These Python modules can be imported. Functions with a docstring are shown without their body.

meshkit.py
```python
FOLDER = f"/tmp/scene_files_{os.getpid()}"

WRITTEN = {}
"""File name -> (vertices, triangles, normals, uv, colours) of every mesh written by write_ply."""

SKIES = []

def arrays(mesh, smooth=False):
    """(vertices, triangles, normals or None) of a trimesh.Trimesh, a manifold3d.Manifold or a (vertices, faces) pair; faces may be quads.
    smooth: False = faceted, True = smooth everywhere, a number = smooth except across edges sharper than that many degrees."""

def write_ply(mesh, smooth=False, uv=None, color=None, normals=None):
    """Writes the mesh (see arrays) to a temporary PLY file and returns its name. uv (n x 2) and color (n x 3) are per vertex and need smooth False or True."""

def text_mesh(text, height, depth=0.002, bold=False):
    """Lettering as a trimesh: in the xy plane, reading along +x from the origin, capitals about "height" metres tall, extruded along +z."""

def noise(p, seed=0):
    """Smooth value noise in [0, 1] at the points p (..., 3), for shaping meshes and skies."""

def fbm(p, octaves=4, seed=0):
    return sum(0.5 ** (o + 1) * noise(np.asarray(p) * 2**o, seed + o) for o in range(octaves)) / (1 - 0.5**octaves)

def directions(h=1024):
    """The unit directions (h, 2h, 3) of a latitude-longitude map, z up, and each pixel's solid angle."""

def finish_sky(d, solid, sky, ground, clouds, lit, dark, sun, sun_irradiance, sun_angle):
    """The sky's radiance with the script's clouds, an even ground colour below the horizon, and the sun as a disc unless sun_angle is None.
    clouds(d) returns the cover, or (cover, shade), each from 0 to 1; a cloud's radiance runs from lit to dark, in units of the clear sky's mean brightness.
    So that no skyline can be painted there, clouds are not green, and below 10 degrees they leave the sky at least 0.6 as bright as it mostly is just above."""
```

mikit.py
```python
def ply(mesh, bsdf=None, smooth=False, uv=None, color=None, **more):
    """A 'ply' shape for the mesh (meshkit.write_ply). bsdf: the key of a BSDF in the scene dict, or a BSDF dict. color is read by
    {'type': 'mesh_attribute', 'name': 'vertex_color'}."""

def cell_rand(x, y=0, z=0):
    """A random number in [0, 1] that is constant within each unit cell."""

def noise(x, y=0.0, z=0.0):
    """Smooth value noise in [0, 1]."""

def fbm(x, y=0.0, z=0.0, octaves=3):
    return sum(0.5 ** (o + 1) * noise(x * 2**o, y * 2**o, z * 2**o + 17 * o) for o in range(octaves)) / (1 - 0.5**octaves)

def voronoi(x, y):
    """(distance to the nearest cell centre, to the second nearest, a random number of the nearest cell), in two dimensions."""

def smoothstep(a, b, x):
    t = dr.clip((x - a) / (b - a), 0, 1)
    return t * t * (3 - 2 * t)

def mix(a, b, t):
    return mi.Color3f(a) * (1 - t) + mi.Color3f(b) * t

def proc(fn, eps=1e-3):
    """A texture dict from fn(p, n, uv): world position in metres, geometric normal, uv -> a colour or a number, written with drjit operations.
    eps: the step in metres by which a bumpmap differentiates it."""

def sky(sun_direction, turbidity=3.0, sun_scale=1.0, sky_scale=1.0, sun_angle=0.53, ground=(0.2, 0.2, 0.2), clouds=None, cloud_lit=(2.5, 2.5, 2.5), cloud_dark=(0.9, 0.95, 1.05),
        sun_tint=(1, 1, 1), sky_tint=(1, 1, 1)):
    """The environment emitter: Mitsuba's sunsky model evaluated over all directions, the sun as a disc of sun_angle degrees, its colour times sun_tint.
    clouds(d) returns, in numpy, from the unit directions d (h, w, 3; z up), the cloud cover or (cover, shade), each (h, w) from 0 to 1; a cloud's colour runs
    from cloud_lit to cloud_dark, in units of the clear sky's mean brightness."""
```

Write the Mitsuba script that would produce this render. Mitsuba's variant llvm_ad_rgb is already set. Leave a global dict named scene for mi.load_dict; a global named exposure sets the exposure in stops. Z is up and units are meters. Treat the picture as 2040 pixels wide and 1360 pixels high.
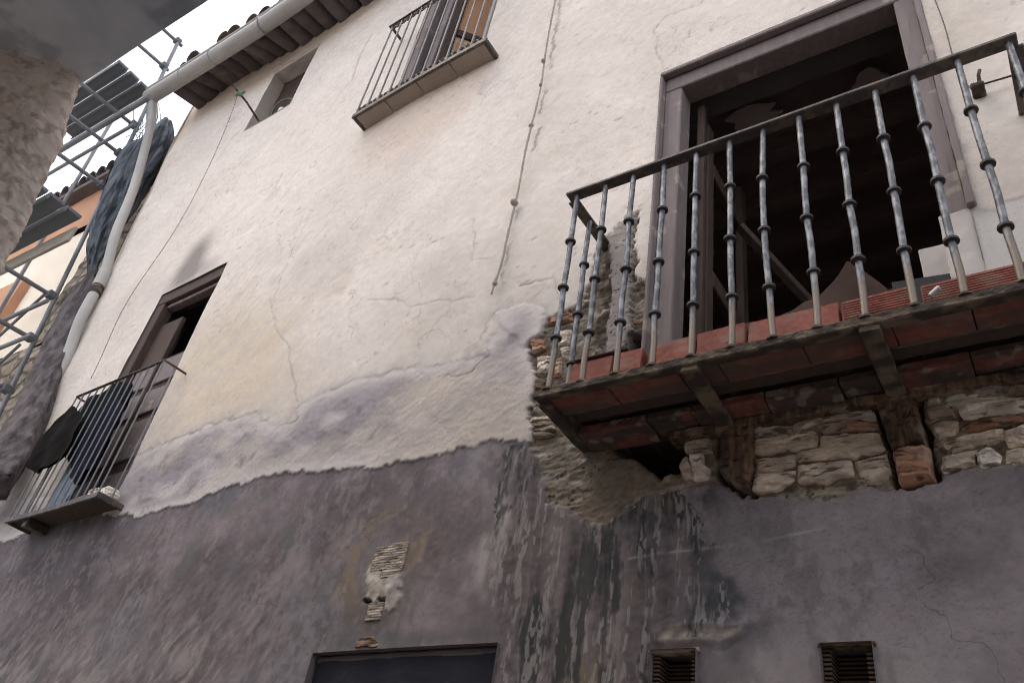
import math, random
import numpy as np, trimesh, shapely, mitsuba as mi, mikit, meshkit
import drjit as dr
from scipy import ndimage
from shapely.geometry import Polygon, LineString
from mikit import fbm, noise, voronoi, smoothstep, mix, cell_rand
T = mi.ScalarTransform4f
scene, labels = {}, {}
rng = np.random.default_rng(7)
random.seed(7)

# ---------------------------------------------------------------- camera, sky, exposure
EYE = np.array([0.0, -2.4, 1.6])
FWD = np.array([-0.49964869, 0.62520402, 0.5995591])
UP = np.array([0.22206154, -0.57657198, 0.78629093])
scene['camera'] = {'type': 'perspective', 'fov': 63.54, 'fov_axis': 'x', 'near_clip': 0.05, 'far_clip': 300.0,
                   'to_world': T().look_at(origin=EYE.tolist(), target=(EYE + FWD).tolist(), up=UP.tolist())}
scene['sky'] = mikit.sky((-0.35, -0.30, 0.88), turbidity=3, sun_scale=0.15, sun_angle=25, clouds=lambda d: 1.0, cloud_lit=(2.38, 2.45, 2.68))
exposure = 2.9

# ---------------------------------------------------------------- the front of the house bends gently back to the left
_x = np.linspace(4, -12, 1601)
_s = np.interp(-_x, [-4, 1.8, 3.3, 5.2, 6.2, 12], [0, 0, .075, .075, .015, .015])
_g = np.concatenate([[0], np.cumsum((_s[1:] + _s[:-1]) / 2 * .01)])
def bend(x): return np.interp(-np.asarray(x, float), -_x, _g)

# ---------------------------------------------------------------- helpers
def num(key):
    if key not in used: used.add(key); return key
    i = 1
    while f'{key}_{i:03d}' in used: i += 1
    used.add(f'{key}_{i:03d}'); return f'{key}_{i:03d}'
used = set()
def group(name, parent=None):
    return num((parent + '__' if parent else '') + name)
def tag(key, label=None, cat=None, grp=None, kind=None):
    d = labels.setdefault(key, {})
    if label: d['label'] = label
    if cat: d['category'] = cat
    if grp: d['group'] = grp
    if kind: d['kind'] = kind
    return key
def warp(m):
    v = np.array(m.vertices); v[:, 1] += bend(v[:, 0])
    return trimesh.Trimesh(v, m.faces, process=False)
def add(name, mesh, bsdf, parent=None, smooth=30, front=True, color=None, uv=None):
    key = group(name, parent)
    if isinstance(mesh, list): mesh = trimesh.util.concatenate(mesh)
    if front: mesh = warp(mesh)
    if uv is not None: smooth, uv = (smooth if isinstance(smooth, bool) else True), np.tile(uv, (len(mesh.vertices), 1))
    scene[key] = mikit.ply(mesh, bsdf, smooth=smooth, color=color, uv=uv)
    return key
def box(x0, x1, y0, y1, z0, z1, c=0.004):
    lo, hi = np.array([min(x0, x1), min(y0, y1), min(z0, z1)]), np.array([max(x0, x1), max(y0, y1), max(z0, z1)])
    c = min(c, (hi - lo).min() * .3)
    pts = []
    for s in np.ndindex(2, 2, 2):
        p = np.where(np.array(s) == 0, lo, hi); d = np.where(np.array(s) == 0, 1, -1) * c
        for k in range(3):
            q = p + d; q[k] = p[k]; pts.append(q)
    return trimesh.convex.convex_hull(np.array(pts))
def frame(d, hint=(0, 0, 1)):
    d = d / np.linalg.norm(d); h = np.array(hint, float)
    if abs(d @ h) > .95: h = np.array([1., 0, 0])
    a = np.cross(h, d); a /= np.linalg.norm(a)
    return d, a, np.cross(d, a)
def bar(p, q, w, h, c=.003, hint=(0, 0, 1)):
    p, q = np.array(p, float), np.array(q, float); L = np.linalg.norm(q - p)
    d, a, b = frame(q - p, hint)
    m = box(-w / 2, w / 2, -h / 2, h / 2, 0, L, c)
    m.vertices = p + m.vertices @ np.array([a, b, d])
    if np.linalg.det(np.array([a, b, d])) < 0: m.invert()
    return m
def tube(pts, r, n=10, cap=True, squash=None):
    pts = np.array(pts, float); r = np.broadcast_to(np.asarray(r, float), (len(pts),))
    tan = np.gradient(pts, axis=0); tan /= np.linalg.norm(tan, axis=1, keepdims=True)
    _, a, b = frame(tan[0]); V = []
    for i in range(len(pts)):
        a = a - tan[i] * (a @ tan[i]); a /= np.linalg.norm(a); b = np.cross(tan[i], a)
        t = np.arange(n) / n * 2 * np.pi
        V.append(pts[i] + r[i] * (np.cos(t)[:, None] * a + np.sin(t)[:, None] * b))
    V = np.array(V).reshape(-1, 3); F = []
    i, j = np.meshgrid(np.arange(len(pts) - 1), np.arange(n), indexing='ij'); i, j = i.ravel(), j.ravel(); k = (j + 1) % n
    F = np.vstack([np.stack([i * n + j, i * n + k, (i + 1) * n + k], 1), np.stack([i * n + j, (i + 1) * n + k, (i + 1) * n + j], 1)])
    if cap:
        m0, m1 = len(V), len(V) + 1; V = np.vstack([V, pts[0], pts[-1]]); j = np.arange(n); k = (j + 1) % n; e = (len(pts) - 1) * n
        F = np.vstack([F, np.stack([np.full(n, m0), k, j], 1), np.stack([np.full(n, m1), e + j, e + k], 1)])
    return trimesh.Trimesh(V, F, process=False)
def spline(pts, n):
    from scipy.interpolate import CubicSpline
    pts = np.array(pts, float); t = np.concatenate([[0], np.cumsum(np.linalg.norm(np.diff(pts, axis=0), axis=1))])
    return CubicSpline(t, pts)(np.linspace(0, t[-1], n))
def rough(m, amp, freq, seed=0, sub=0, edge=None):
    if edge: 
        v, f = trimesh.remesh.subdivide_to_size(m.vertices, m.faces, edge); m = trimesh.Trimesh(v, f, process=True)
    for _ in range(sub): m = m.subdivide()
    m.merge_vertices()
    v = np.array(m.vertices); n = m.vertex_normals
    h = meshkit.fbm(v * freq, 3, seed) - .5
    v = v + n * (h * 2 * amp)[:, None]
    return trimesh.Trimesh(v, m.faces, process=False)
def grid(nu, nv):
    i, j = np.meshgrid(np.arange(nu - 1), np.arange(nv - 1), indexing='ij'); a = (i * nv + j).ravel()
    return np.vstack([np.stack([a, a + 1, a + nv + 1], 1), np.stack([a, a + nv + 1, a + nv], 1)])
def slab_poly(poly, y_back, y_front, amp=.01, seed=0, pillow=.35, step=.012):
    """a rough stone: outline in (x, z), sides going back into the wall, an uneven crusty face"""
    P = Polygon(poly).buffer(0)
    if P.geom_type != 'Polygon': P = max(P.geoms, key=lambda g: g.area)
    P = P.buffer(.0065, join_style='round').buffer(-.0055)
    if P.geom_type != 'Polygon': P = max(P.geoms, key=lambda g: g.area)
    n = int(np.clip(P.exterior.length / step, 14, 90))
    R = np.array([P.exterior.interpolate(t, normalized=True).coords[0] for t in np.arange(n) / n]); c = np.array(P.representative_point().coords[0])
    R = R + (np.stack([meshkit.fbm(np.c_[R * 30, np.full(n, seed)], 3, 3), meshkit.fbm(np.c_[R * 30, np.full(n, seed + 9.)], 3, 4)], 1) - .5) * .016
    m = max(4, int(np.sqrt(P.area) / step / 1.6)); rings, V = np.concatenate([[1.0], np.linspace(1, .06, m) ** .9]), []
    tilt = np.random.default_rng(seed).normal(0, .06, 2)
    for k, s in enumerate(rings):
        q = c + (R - c) * s
        if k == 0: yy = np.full(n, y_back)
        else:
            d = np.clip((1 - s) / .16, 0, 1)
            yy = y_front + (y_back - y_front) * pillow * (1 - d) ** 2 + (q - c) @ tilt
            yy = yy + (meshkit.fbm(np.c_[q[:, 0] * 16, np.full(n, seed * 3.1), q[:, 1] * 38], 4, seed) - .5) * amp * 2.4 + abs(meshkit.fbm(np.c_[q[:, 0] * 24, np.full(n, seed * 1.7), q[:, 1] * 60], 3, seed + 5) - .5) * amp * 2.2 + (meshkit.fbm(np.c_[q[:, 0] * 60, np.full(n, seed * 3.1), q[:, 1] * 120], 2, seed) - .5) * amp * .9
        V.append(np.c_[q[:, 0], yy, q[:, 1]])
    V = np.vstack(V + [V[-1].mean(0)[None]]); F = []
    j = np.arange(n); k = (j + 1) % n
    for r in range(len(rings) - 1):
        F += [np.stack([r * n + j, r * n + k, (r + 1) * n + k], 1), np.stack([r * n + j, (r + 1) * n + k, (r + 1) * n + j], 1)]
    F.append(np.stack([(len(rings) - 1) * n + j, (len(rings) - 1) * n + k, np.full(n, len(rings) * n)], 1))
    return trimesh.Trimesh(V, np.vstack(F), process=False)

# ---------------------------------------------------------------- materials
def two(b): return {'type': 'twosided', 'bsdf': b}
def bumped(b, fn, scale, eps=.002): return {'type': 'bumpmap', 'tex': mikit.proc(fn, eps), 'scale': scale, 'bsdf': b}
def pr(col, rough=.8, **k):
    return {'type': 'principled', 'base_color': mikit.proc(col) if callable(col) else {'type': 'rgb', 'value': list(col)} if not isinstance(col, dict) else col, 'roughness': rough, 'specular': k.pop('specular', .25), **k}
VC = {'type': 'mesh_attribute', 'name': 'vertex_color'}
def grit(f1, f2): return lambda p, n, uv: fbm(p.x * f1, p.y * f1, p.z * f1, 3) * .7 + fbm(p.x * f2, p.y * f2, p.z * f2, 2) * .3
def wear(lines, specks, f):
    def fn(p, n, uv):
        d1, d2, w = voronoi(p.x * 1.7 + fbm(p.x * 6, p.z * 6, 3., 4) * .5, p.z * 1.3 + fbm(p.x * 6 + 40, p.z * 6, 9., 4) * .5)
        crack = (1 - smoothstep(.002, .010, d2 - d1)) * smoothstep(.53, .63, fbm(p.x * 1.1, p.z * 1.1, 5., 3))
        spots = smoothstep(.60, .70, fbm(p.x * f, p.y * f, p.z * f, 3)) * smoothstep(.46, .62, fbm(p.x * 2.6, p.z * 2.6, 1., 3))
        dust = smoothstep(.45, .8, noise(p.x * 210, p.y * 210, p.z * 210)) * .10
        return dr.clip(crack * lines + spots * specks + dust, 0, .9)
    return mikit.proc(fn)
def blend(w, a, b): return {'type': 'blendbsdf', 'weight': w, 'bsdf_0': a, 'bsdf_1': b}
scene['plaster_smooth'] = two(bumped(blend(wear(.45, .24, 95.), pr(VC, .85), pr((.26, .21, .175), .9)), grit(28., 110.), .0004))
def salts(p, n, uv):
    a = fbm(p.x * 6, p.z * 4.2, 21., 5); b = fbm(p.x * 36, p.z * 27, 5., 4); c = fbm(p.x * 1.4, p.z * 1.4, 9., 2)
    return dr.clip(smoothstep(.50, .62, a * .6 + b * .4 + (c - .5) * .35) * (.25 + .75 * smoothstep(.35, .65, b)) * .38, 0, .4)
def damp(p, n, uv):
    a = fbm(p.x * 7, p.z * 3.4, 31., 5); b = fbm(p.x * 40, p.z * 24, 15., 4)
    return dr.clip(smoothstep(.50, .64, a * .6 + b * .4) * .36, 0, .4)
scene['render_grey'] = two(bumped(blend(mikit.proc(salts), blend(mikit.proc(damp), blend(wear(.42, .22, 120.), pr(VC, .92), pr((.055, .046, .046), .95)), pr((.075, .066, .070), .95)), pr((.25, .212, .216), .95)), grit(45., 130.), .0018))
scene['plaster_rough'] = two(bumped(blend(wear(.42, .25, 110.), pr(VC, .92), pr((.13, .11, .105), .95)), grit(45., 130.), .0018))
scene['mortar_rough'] = two(bumped(blend(wear(.3, .85, 60.), pr(VC, .95), pr((.05, .04, .032), .95)), grit(40., 120.), .010))
def drips(p, n, uv):
    a = fbm(p.x * 62 + fbm(p.x * 9, p.z * 9, 0., 2) * 1.2, p.z * 3.2, 4., 4); b = fbm(p.x * 5, p.z * 5, 2., 3); c = fbm(p.x * 90, p.z * 34, 6., 2)
    return dr.clip(smoothstep(.50, .70, a + (b - .5) * .5) * smoothstep(.38, .62, c) * .55, 0, .6)
def soot(p, n, uv):
    a = fbm(p.x * 17, p.z * 2.0, 8., 4); c = fbm(p.x * 70, p.z * 28, 3., 3)
    return dr.clip(smoothstep(.43, .60, a * .75 + c * .25 + (fbm(p.x * 3, p.z * 3, 12., 2) - .5) * .5) * .85, 0, .88)
scene['plaster_stained'] = two(bumped(blend(mikit.proc(drips), blend(mikit.proc(soot), pr(VC, .92), pr((.026, .029, .030), .95)), pr((.27, .245, .24), .95)), grit(45., 130.), .0025))
def masonry_col(p, n, uv):
    u = uv.x
    pale, grey, red, white, brown = (.52, .44, .355), (.35, .30, .25), (.30, .17, .115), (.62, .57, .50), (.15, .10, .07)
    c = mix(pale, grey, smoothstep(.1, .3, u)); c = mix(c, red, smoothstep(.35, .45, u)); c = mix(c, white, smoothstep(.55, .65, u)); c = mix(c, brown, smoothstep(.75, .85, u))
    a = fbm(p.x * 12 + uv.y * 30, p.y * 14, p.z * 40, 4); b = fbm(p.x * 60, p.y * 60, p.z * 60, 2)
    c = c * (0.35 + 1.25 * a) * (.8 + .4 * b)
    c = mix(c, (.36, .31, .26), smoothstep(.50, .66, fbm(p.x * 9 + 7, p.y * 9, p.z * 13, 3)) * .6)
    return c * (1 - .7 * smoothstep(.60, .74, fbm(p.x * 20, p.y * 30, p.z * 70, 3)))
scene['masonry'] = two(bumped(pr(masonry_col, .95), lambda p, n, uv: fbm(p.x * 22, p.y * 30, p.z * 75, 4) + .35 * fbm(p.x * 120, p.y * 120, p.z * 120, 2), .016))
def tile_col(p, n, uv):
    a = fbm(p.x * 7 + uv.y * 40, p.y * 9, p.z * 9, 3); b = fbm(p.x * 70, p.y * 70, p.z * 70, 2)
    c = mix((.255, .088, .066), (.185, .075, .06), a) * (.7 + .6 * b) * (.82 + .36 * uv.x)
    return mix(c, (.24, .17, .13), smoothstep(.55, .75, fbm(p.x * 16, p.y * 16, p.z * 22, 3)) * .55)
def floortile_col(p, n, uv): return mix(tile_col(p, n, uv) * .8, (.075, .055, .045), smoothstep(.38, .58, fbm(p.x * 5, p.y * 20, p.z * 9, 4)) * .8)
scene['floor_tile_red'] = two(bumped(pr(floortile_col, .9), grit(50., 160.), .006))
scene['red_brick'] = two(bumped(pr(tile_col, .85), grit(60., 200.), .003))
def oldtile_col(p, n, uv):
    a = fbm(p.x * 6 + uv.y * 40, p.y * 14, p.z * 9, 4); b = fbm(p.x * 55, p.y * 55, p.z * 55, 2)
    c = mix((.14, .055, .043), (.058, .044, .038), smoothstep(.30, .52, a + uv.x * .2 - .1)) * (.6 + .8 * b)
    return mix(c, (.22, .19, .16), smoothstep(.6, .72, fbm(p.x * 18, p.y * 18, p.z * 18, 3)) * .6)
scene['old_tile'] = two(bumped(pr(oldtile_col, .9), grit(50., 160.), .006))
def iron_col(p, n, uv):
    a = fbm(p.x * 30, p.y * 30, p.z * 30, 3)
    return mix((.05, .043, .043), (.105, .08, .06), smoothstep(.45, .65, a))
scene['dark_iron'] = two(bumped(pr(iron_col, .6, specular=.4), grit(70., 220.), .002))
def rust_col(p, n, uv):
    a = fbm(p.x * 18, p.y * 24, p.z * 24, 4)
    return mix((.045, .035, .029), (.135, .105, .075), smoothstep(.42, .70, a))
scene['rusty_iron'] = two(bumped(pr(rust_col, .9), grit(40., 120.), .012))
def galv_col(p, n, uv):
    a = fbm(p.x * 60, p.y * 60, p.z * 25, 3)
    c = mix((.06, .062, .068), (.205, .21, .225), smoothstep(.38, .72, a))
    return mix((.15, .115, .085), c, smoothstep(3.40, 3.50, p.z + (fbm(p.x * 40, p.y * 9, p.z * 9, 2) - .5) * .12))
scene['baluster_metal'] = two(bumped(pr(galv_col, .45, specular=.6, metallic=.25), grit(90., 260.), .001))
scene['collar_metal'] = two(pr((.045, .04, .04), .55))
scene['galv_thin'] = two(pr(lambda p, n, uv: mix((.10, .095, .10), (.22, .215, .22), fbm(p.x * 40, p.y * 40, p.z * 14, 3)), .5, specular=.5, metallic=.2))
def mauve_col(p, n, uv):
    g = fbm(p.x * 60, p.y * 60, p.z * 5, 3); a = fbm(p.x * 9, p.y * 9, p.z * 9, 4)
    c = mix((.20, .166, .162), (.135, .108, .106), g)
    return mix(c, (.33, .28, .24), smoothstep(.64, .72, a) * .6)
scene['mauve_wood'] = two(bumped(pr(mauve_col, .75), lambda p, n, uv: fbm(p.x * 80, p.y * 80, p.z * 6, 3), .004))
def brown_col(p, n, uv):
    g = fbm(p.x * 50, p.y * 50, p.z * 6, 3)
    return mix((.085, .058, .045), (.045, .032, .028), g)
scene['dark_wood'] = two(bumped(pr(brown_col, .8), lambda p, n, uv: fbm(p.x * 70, p.y * 70, p.z * 8, 3), .004))
def log_col(p, n, uv):
    g = fbm(p.x * 60, p.y * 60, p.z * 7, 4); a = fbm(p.x * 12, p.y * 12, p.z * 12, 3)
    k = fbm(p.x * 26, p.y * 26, p.z * 60, 3)
    c = mix(mix((.165, .105, .068), (.06, .042, .032), smoothstep(.3, .65, g)), (.24, .20, .155), smoothstep(.54, .68, a) * .7)
    return c * (1 - .6 * smoothstep(.60, .74, k))
scene['beam_wood'] = two(bumped(pr(log_col, .9), lambda p, n, uv: fbm(p.x * 70, p.y * 70, p.z * 9, 3), .014))
def orange_col(p, n, uv):
    g = fbm(p.x * 40, p.y * 40, p.z * 5, 3)
    return mix((.40, .22, .125), (.52, .40, .29), smoothstep(.3, .7, g) * smoothstep(7.8, 7.7, p.z))
scene['orange_wood'] = two(pr(orange_col, .7))
scene['room_dark'] = two(pr(lambda p, n, uv: mix((.17, .13, .125), (.27, .21, .195), fbm(p.x * 3, p.y * 3, p.z * 3, 3)), .95))
scene['ceiling_lime'] = two(pr((.60, .52, .48), .95))
scene['void'] = two(pr((.02, .018, .018), .95))
def eave_col(p, n, uv):
    a = fbm(p.x * 8 + uv.y * 20, p.y * 14, p.z * 10, 3)
    return mix((.075, .065, .07), (.15, .125, .115), a) * (.75 + .5 * uv.x)
scene['eave_tile'] = two(bumped(pr(eave_col, .9), grit(30., 90.), .01))
def roof_col(p, n, uv):
    a = fbm(p.x * 8 + uv.y * 20, p.y * 14, p.z * 10, 3)
    return mix((.12, .095, .085), (.21, .16, .135), a) * (.75 + .5 * uv.x)
scene['roof_tile'] = two(bumped(pr(roof_col, .9), grit(30., 90.), .008))
scene['grey_pipe'] = two(pr(lambda p, n, uv: mix((.30, .288, .272), (.41, .395, .372), fbm(p.x * 5, p.y * 5, p.z * 3, 3)), .5, specular=.4))
scene['steel_tube'] = two(pr(lambda p, n, uv: mix((.16, .165, .18), (.26, .26, .27), fbm(p.x * 9, p.y * 9, p.z * 9, 3)), .5, metallic=.4))
scene['deck_steel'] = two(pr((.13, .14, .155), .7))
scene['pale_plank'] = two(bumped(pr(lambda p, n, uv: mix((.30, .27, .22), (.42, .39, .33), fbm(p.x * 5, p.y * 30, p.z * 30, 3)), .85), grit(20., 80.), .006))
scene['net_dark'] = two(bumped(pr(lambda p, n, uv: mix((.04, .047, .06), (.19, .21, .235), smoothstep(.25, .75, fbm(p.x * 34, p.y * 34, p.z * 3, 4))), .95), lambda p, n, uv: fbm(p.x * 45, p.y * 45, p.z * 9, 3), .02))
scene['net_mauve'] = two(bumped(pr(lambda p, n, uv: mix((.055, .047, .05), (.13, .11, .112), smoothstep(.25, .75, fbm(p.x * 26, p.y * 26, p.z * 4, 4))), .95), lambda p, n, uv: fbm(p.x * 30, p.y * 30, p.z * 9, 3), .03))
scene['cord_green'] = two(pr((.20, .26, .24), .8))
scene['cable_grey'] = two(pr(lambda p, n, uv: mix((.20, .17, .15), (.36, .32, .29), fbm(p.x * 30, p.y * 30, p.z * 14, 3)), .7))
scene['wire_dark'] = two(pr((.10, .09, .09), .6))
def cloth(c, k): return two(bumped(pr(c, .98, specular=.05), lambda p, n, uv: fbm(p.x * 90, p.y * 90, p.z * 90, 2), k))
scene['cloth_navy'] = cloth((.012, .014, .024), .004)
scene['cloth_black'] = cloth((.010, .014, .015), .004)
scene['cloth_brown'] = cloth((.012, .010, .010), .004)
scene['cloth_blue'] = cloth((.20, .24, .29), .004)
scene['tarp_navy'] = two(bumped(pr((.014, .015, .024), .8, specular=.3), grit(14., 60.), .006))
scene['green_knot'] = cloth((.14, .22, .17), .006)
scene['card_brown'] = two(bumped(pr(lambda p, n, uv: mix((.055, .029, .022), (.035, .021, .017), fbm(p.x * 8, p.y * 8, p.z * 8, 3)), .85), grit(40., 90.), .004))
scene['black_plastic'] = two(pr((.01, .01, .011), .5))
scene['white_plastic'] = two(pr((.62, .64, .66), .5))
def stucco_col(p, n, uv):
    a = fbm(p.x * 5, p.y * 5, p.z * 5, 4); b = fbm(p.x * 30, p.y * 30, p.z * 30, 4)
    c = mix((.56, .48, .42), (.44, .385, .345), a)
    return mix(c, (.26, .225, .205), smoothstep(.53, .66, b) * .6)
scene['hollow_brick'] = two(pr(lambda p, n, uv: mix((.055, .035, .032), (.10, .07, .055), fbm(p.x * 30, p.y * 30, p.z * 60, 3)), .95))
scene['brown_slab'] = two(bumped(pr(lambda p, n, uv: mix((.235, .195, .16), (.31, .26, .215), fbm(p.x * 7, p.y * 7, p.z * 7, 4)), .9), grit(40., 110.), .003))
scene['white_block'] = two(bumped(pr(lambda p, n, uv: mix((.40, .375, .355), (.52, .49, .465), fbm(p.x * 14, p.y * 14, p.z * 4, 4)), .9), grit(40., 110.), .004))
scene['stucco'] = two(bumped(pr(stucco_col, .95), grit(34., 110.), .02))
scene['soffit_board'] = two(bumped(pr(lambda p, n, uv: mix((.40, .44, .50), (.62, .65, .69), smoothstep(.3, .7, fbm(p.x * 2.5, p.y * 2.5, p.z * 2, 5))) * (1 - .3 * smoothstep(.52, .75, fbm(p.x * 7, p.y * 9, 0, 4))), .9), grit(12., 50.), .008))
def stonewall_col(p, n, uv):
    d1, d2, w = voronoi(p.x * 4.2 + fbm(p.x * 3, p.z * 3) * .8, p.z * 6.5)
    c = mix((.34, .29, .225), (.22, .185, .15), w) * (.7 + .6 * fbm(p.x * 20, p.y * 20, p.z * 20, 3))
    return mix(mi.Color3f(.19, .165, .14), c, smoothstep(.04, .16, d2 - d1))
scene['rubble_stone'] = two(bumped(pr(stonewall_col, .95), lambda p, n, uv: smoothstep(.0, .3, (lambda v: v[1] - v[0])(voronoi(p.x * 4.2 + fbm(p.x * 3, p.z * 3) * .8, p.z * 6.5))) + .5 * fbm(p.x * 25, p.y * 25, p.z * 25, 2), .04, .006))
scene['pale_render'] = two(pr(lambda p, n, uv: mix((.80, .72, .60), (.70, .61, .50), fbm(p.x * 3, p.y * 3, p.z * 3, 3)), .9))
scene['orange_render'] = two(pr(lambda p, n, uv: mix((.52, .27, .15), (.42, .24, .17), fbm(p.x * 4, p.y * 4, p.z * 4, 3)), .9))
scene['cobble_grey'] = two(bumped(pr(lambda p, n, uv: mix((.24, .23, .22), (.32, .31, .295), fbm(p.x * 4, p.y * 4, 0, 4)), .9), grit(9., 40.), .03))
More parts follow.
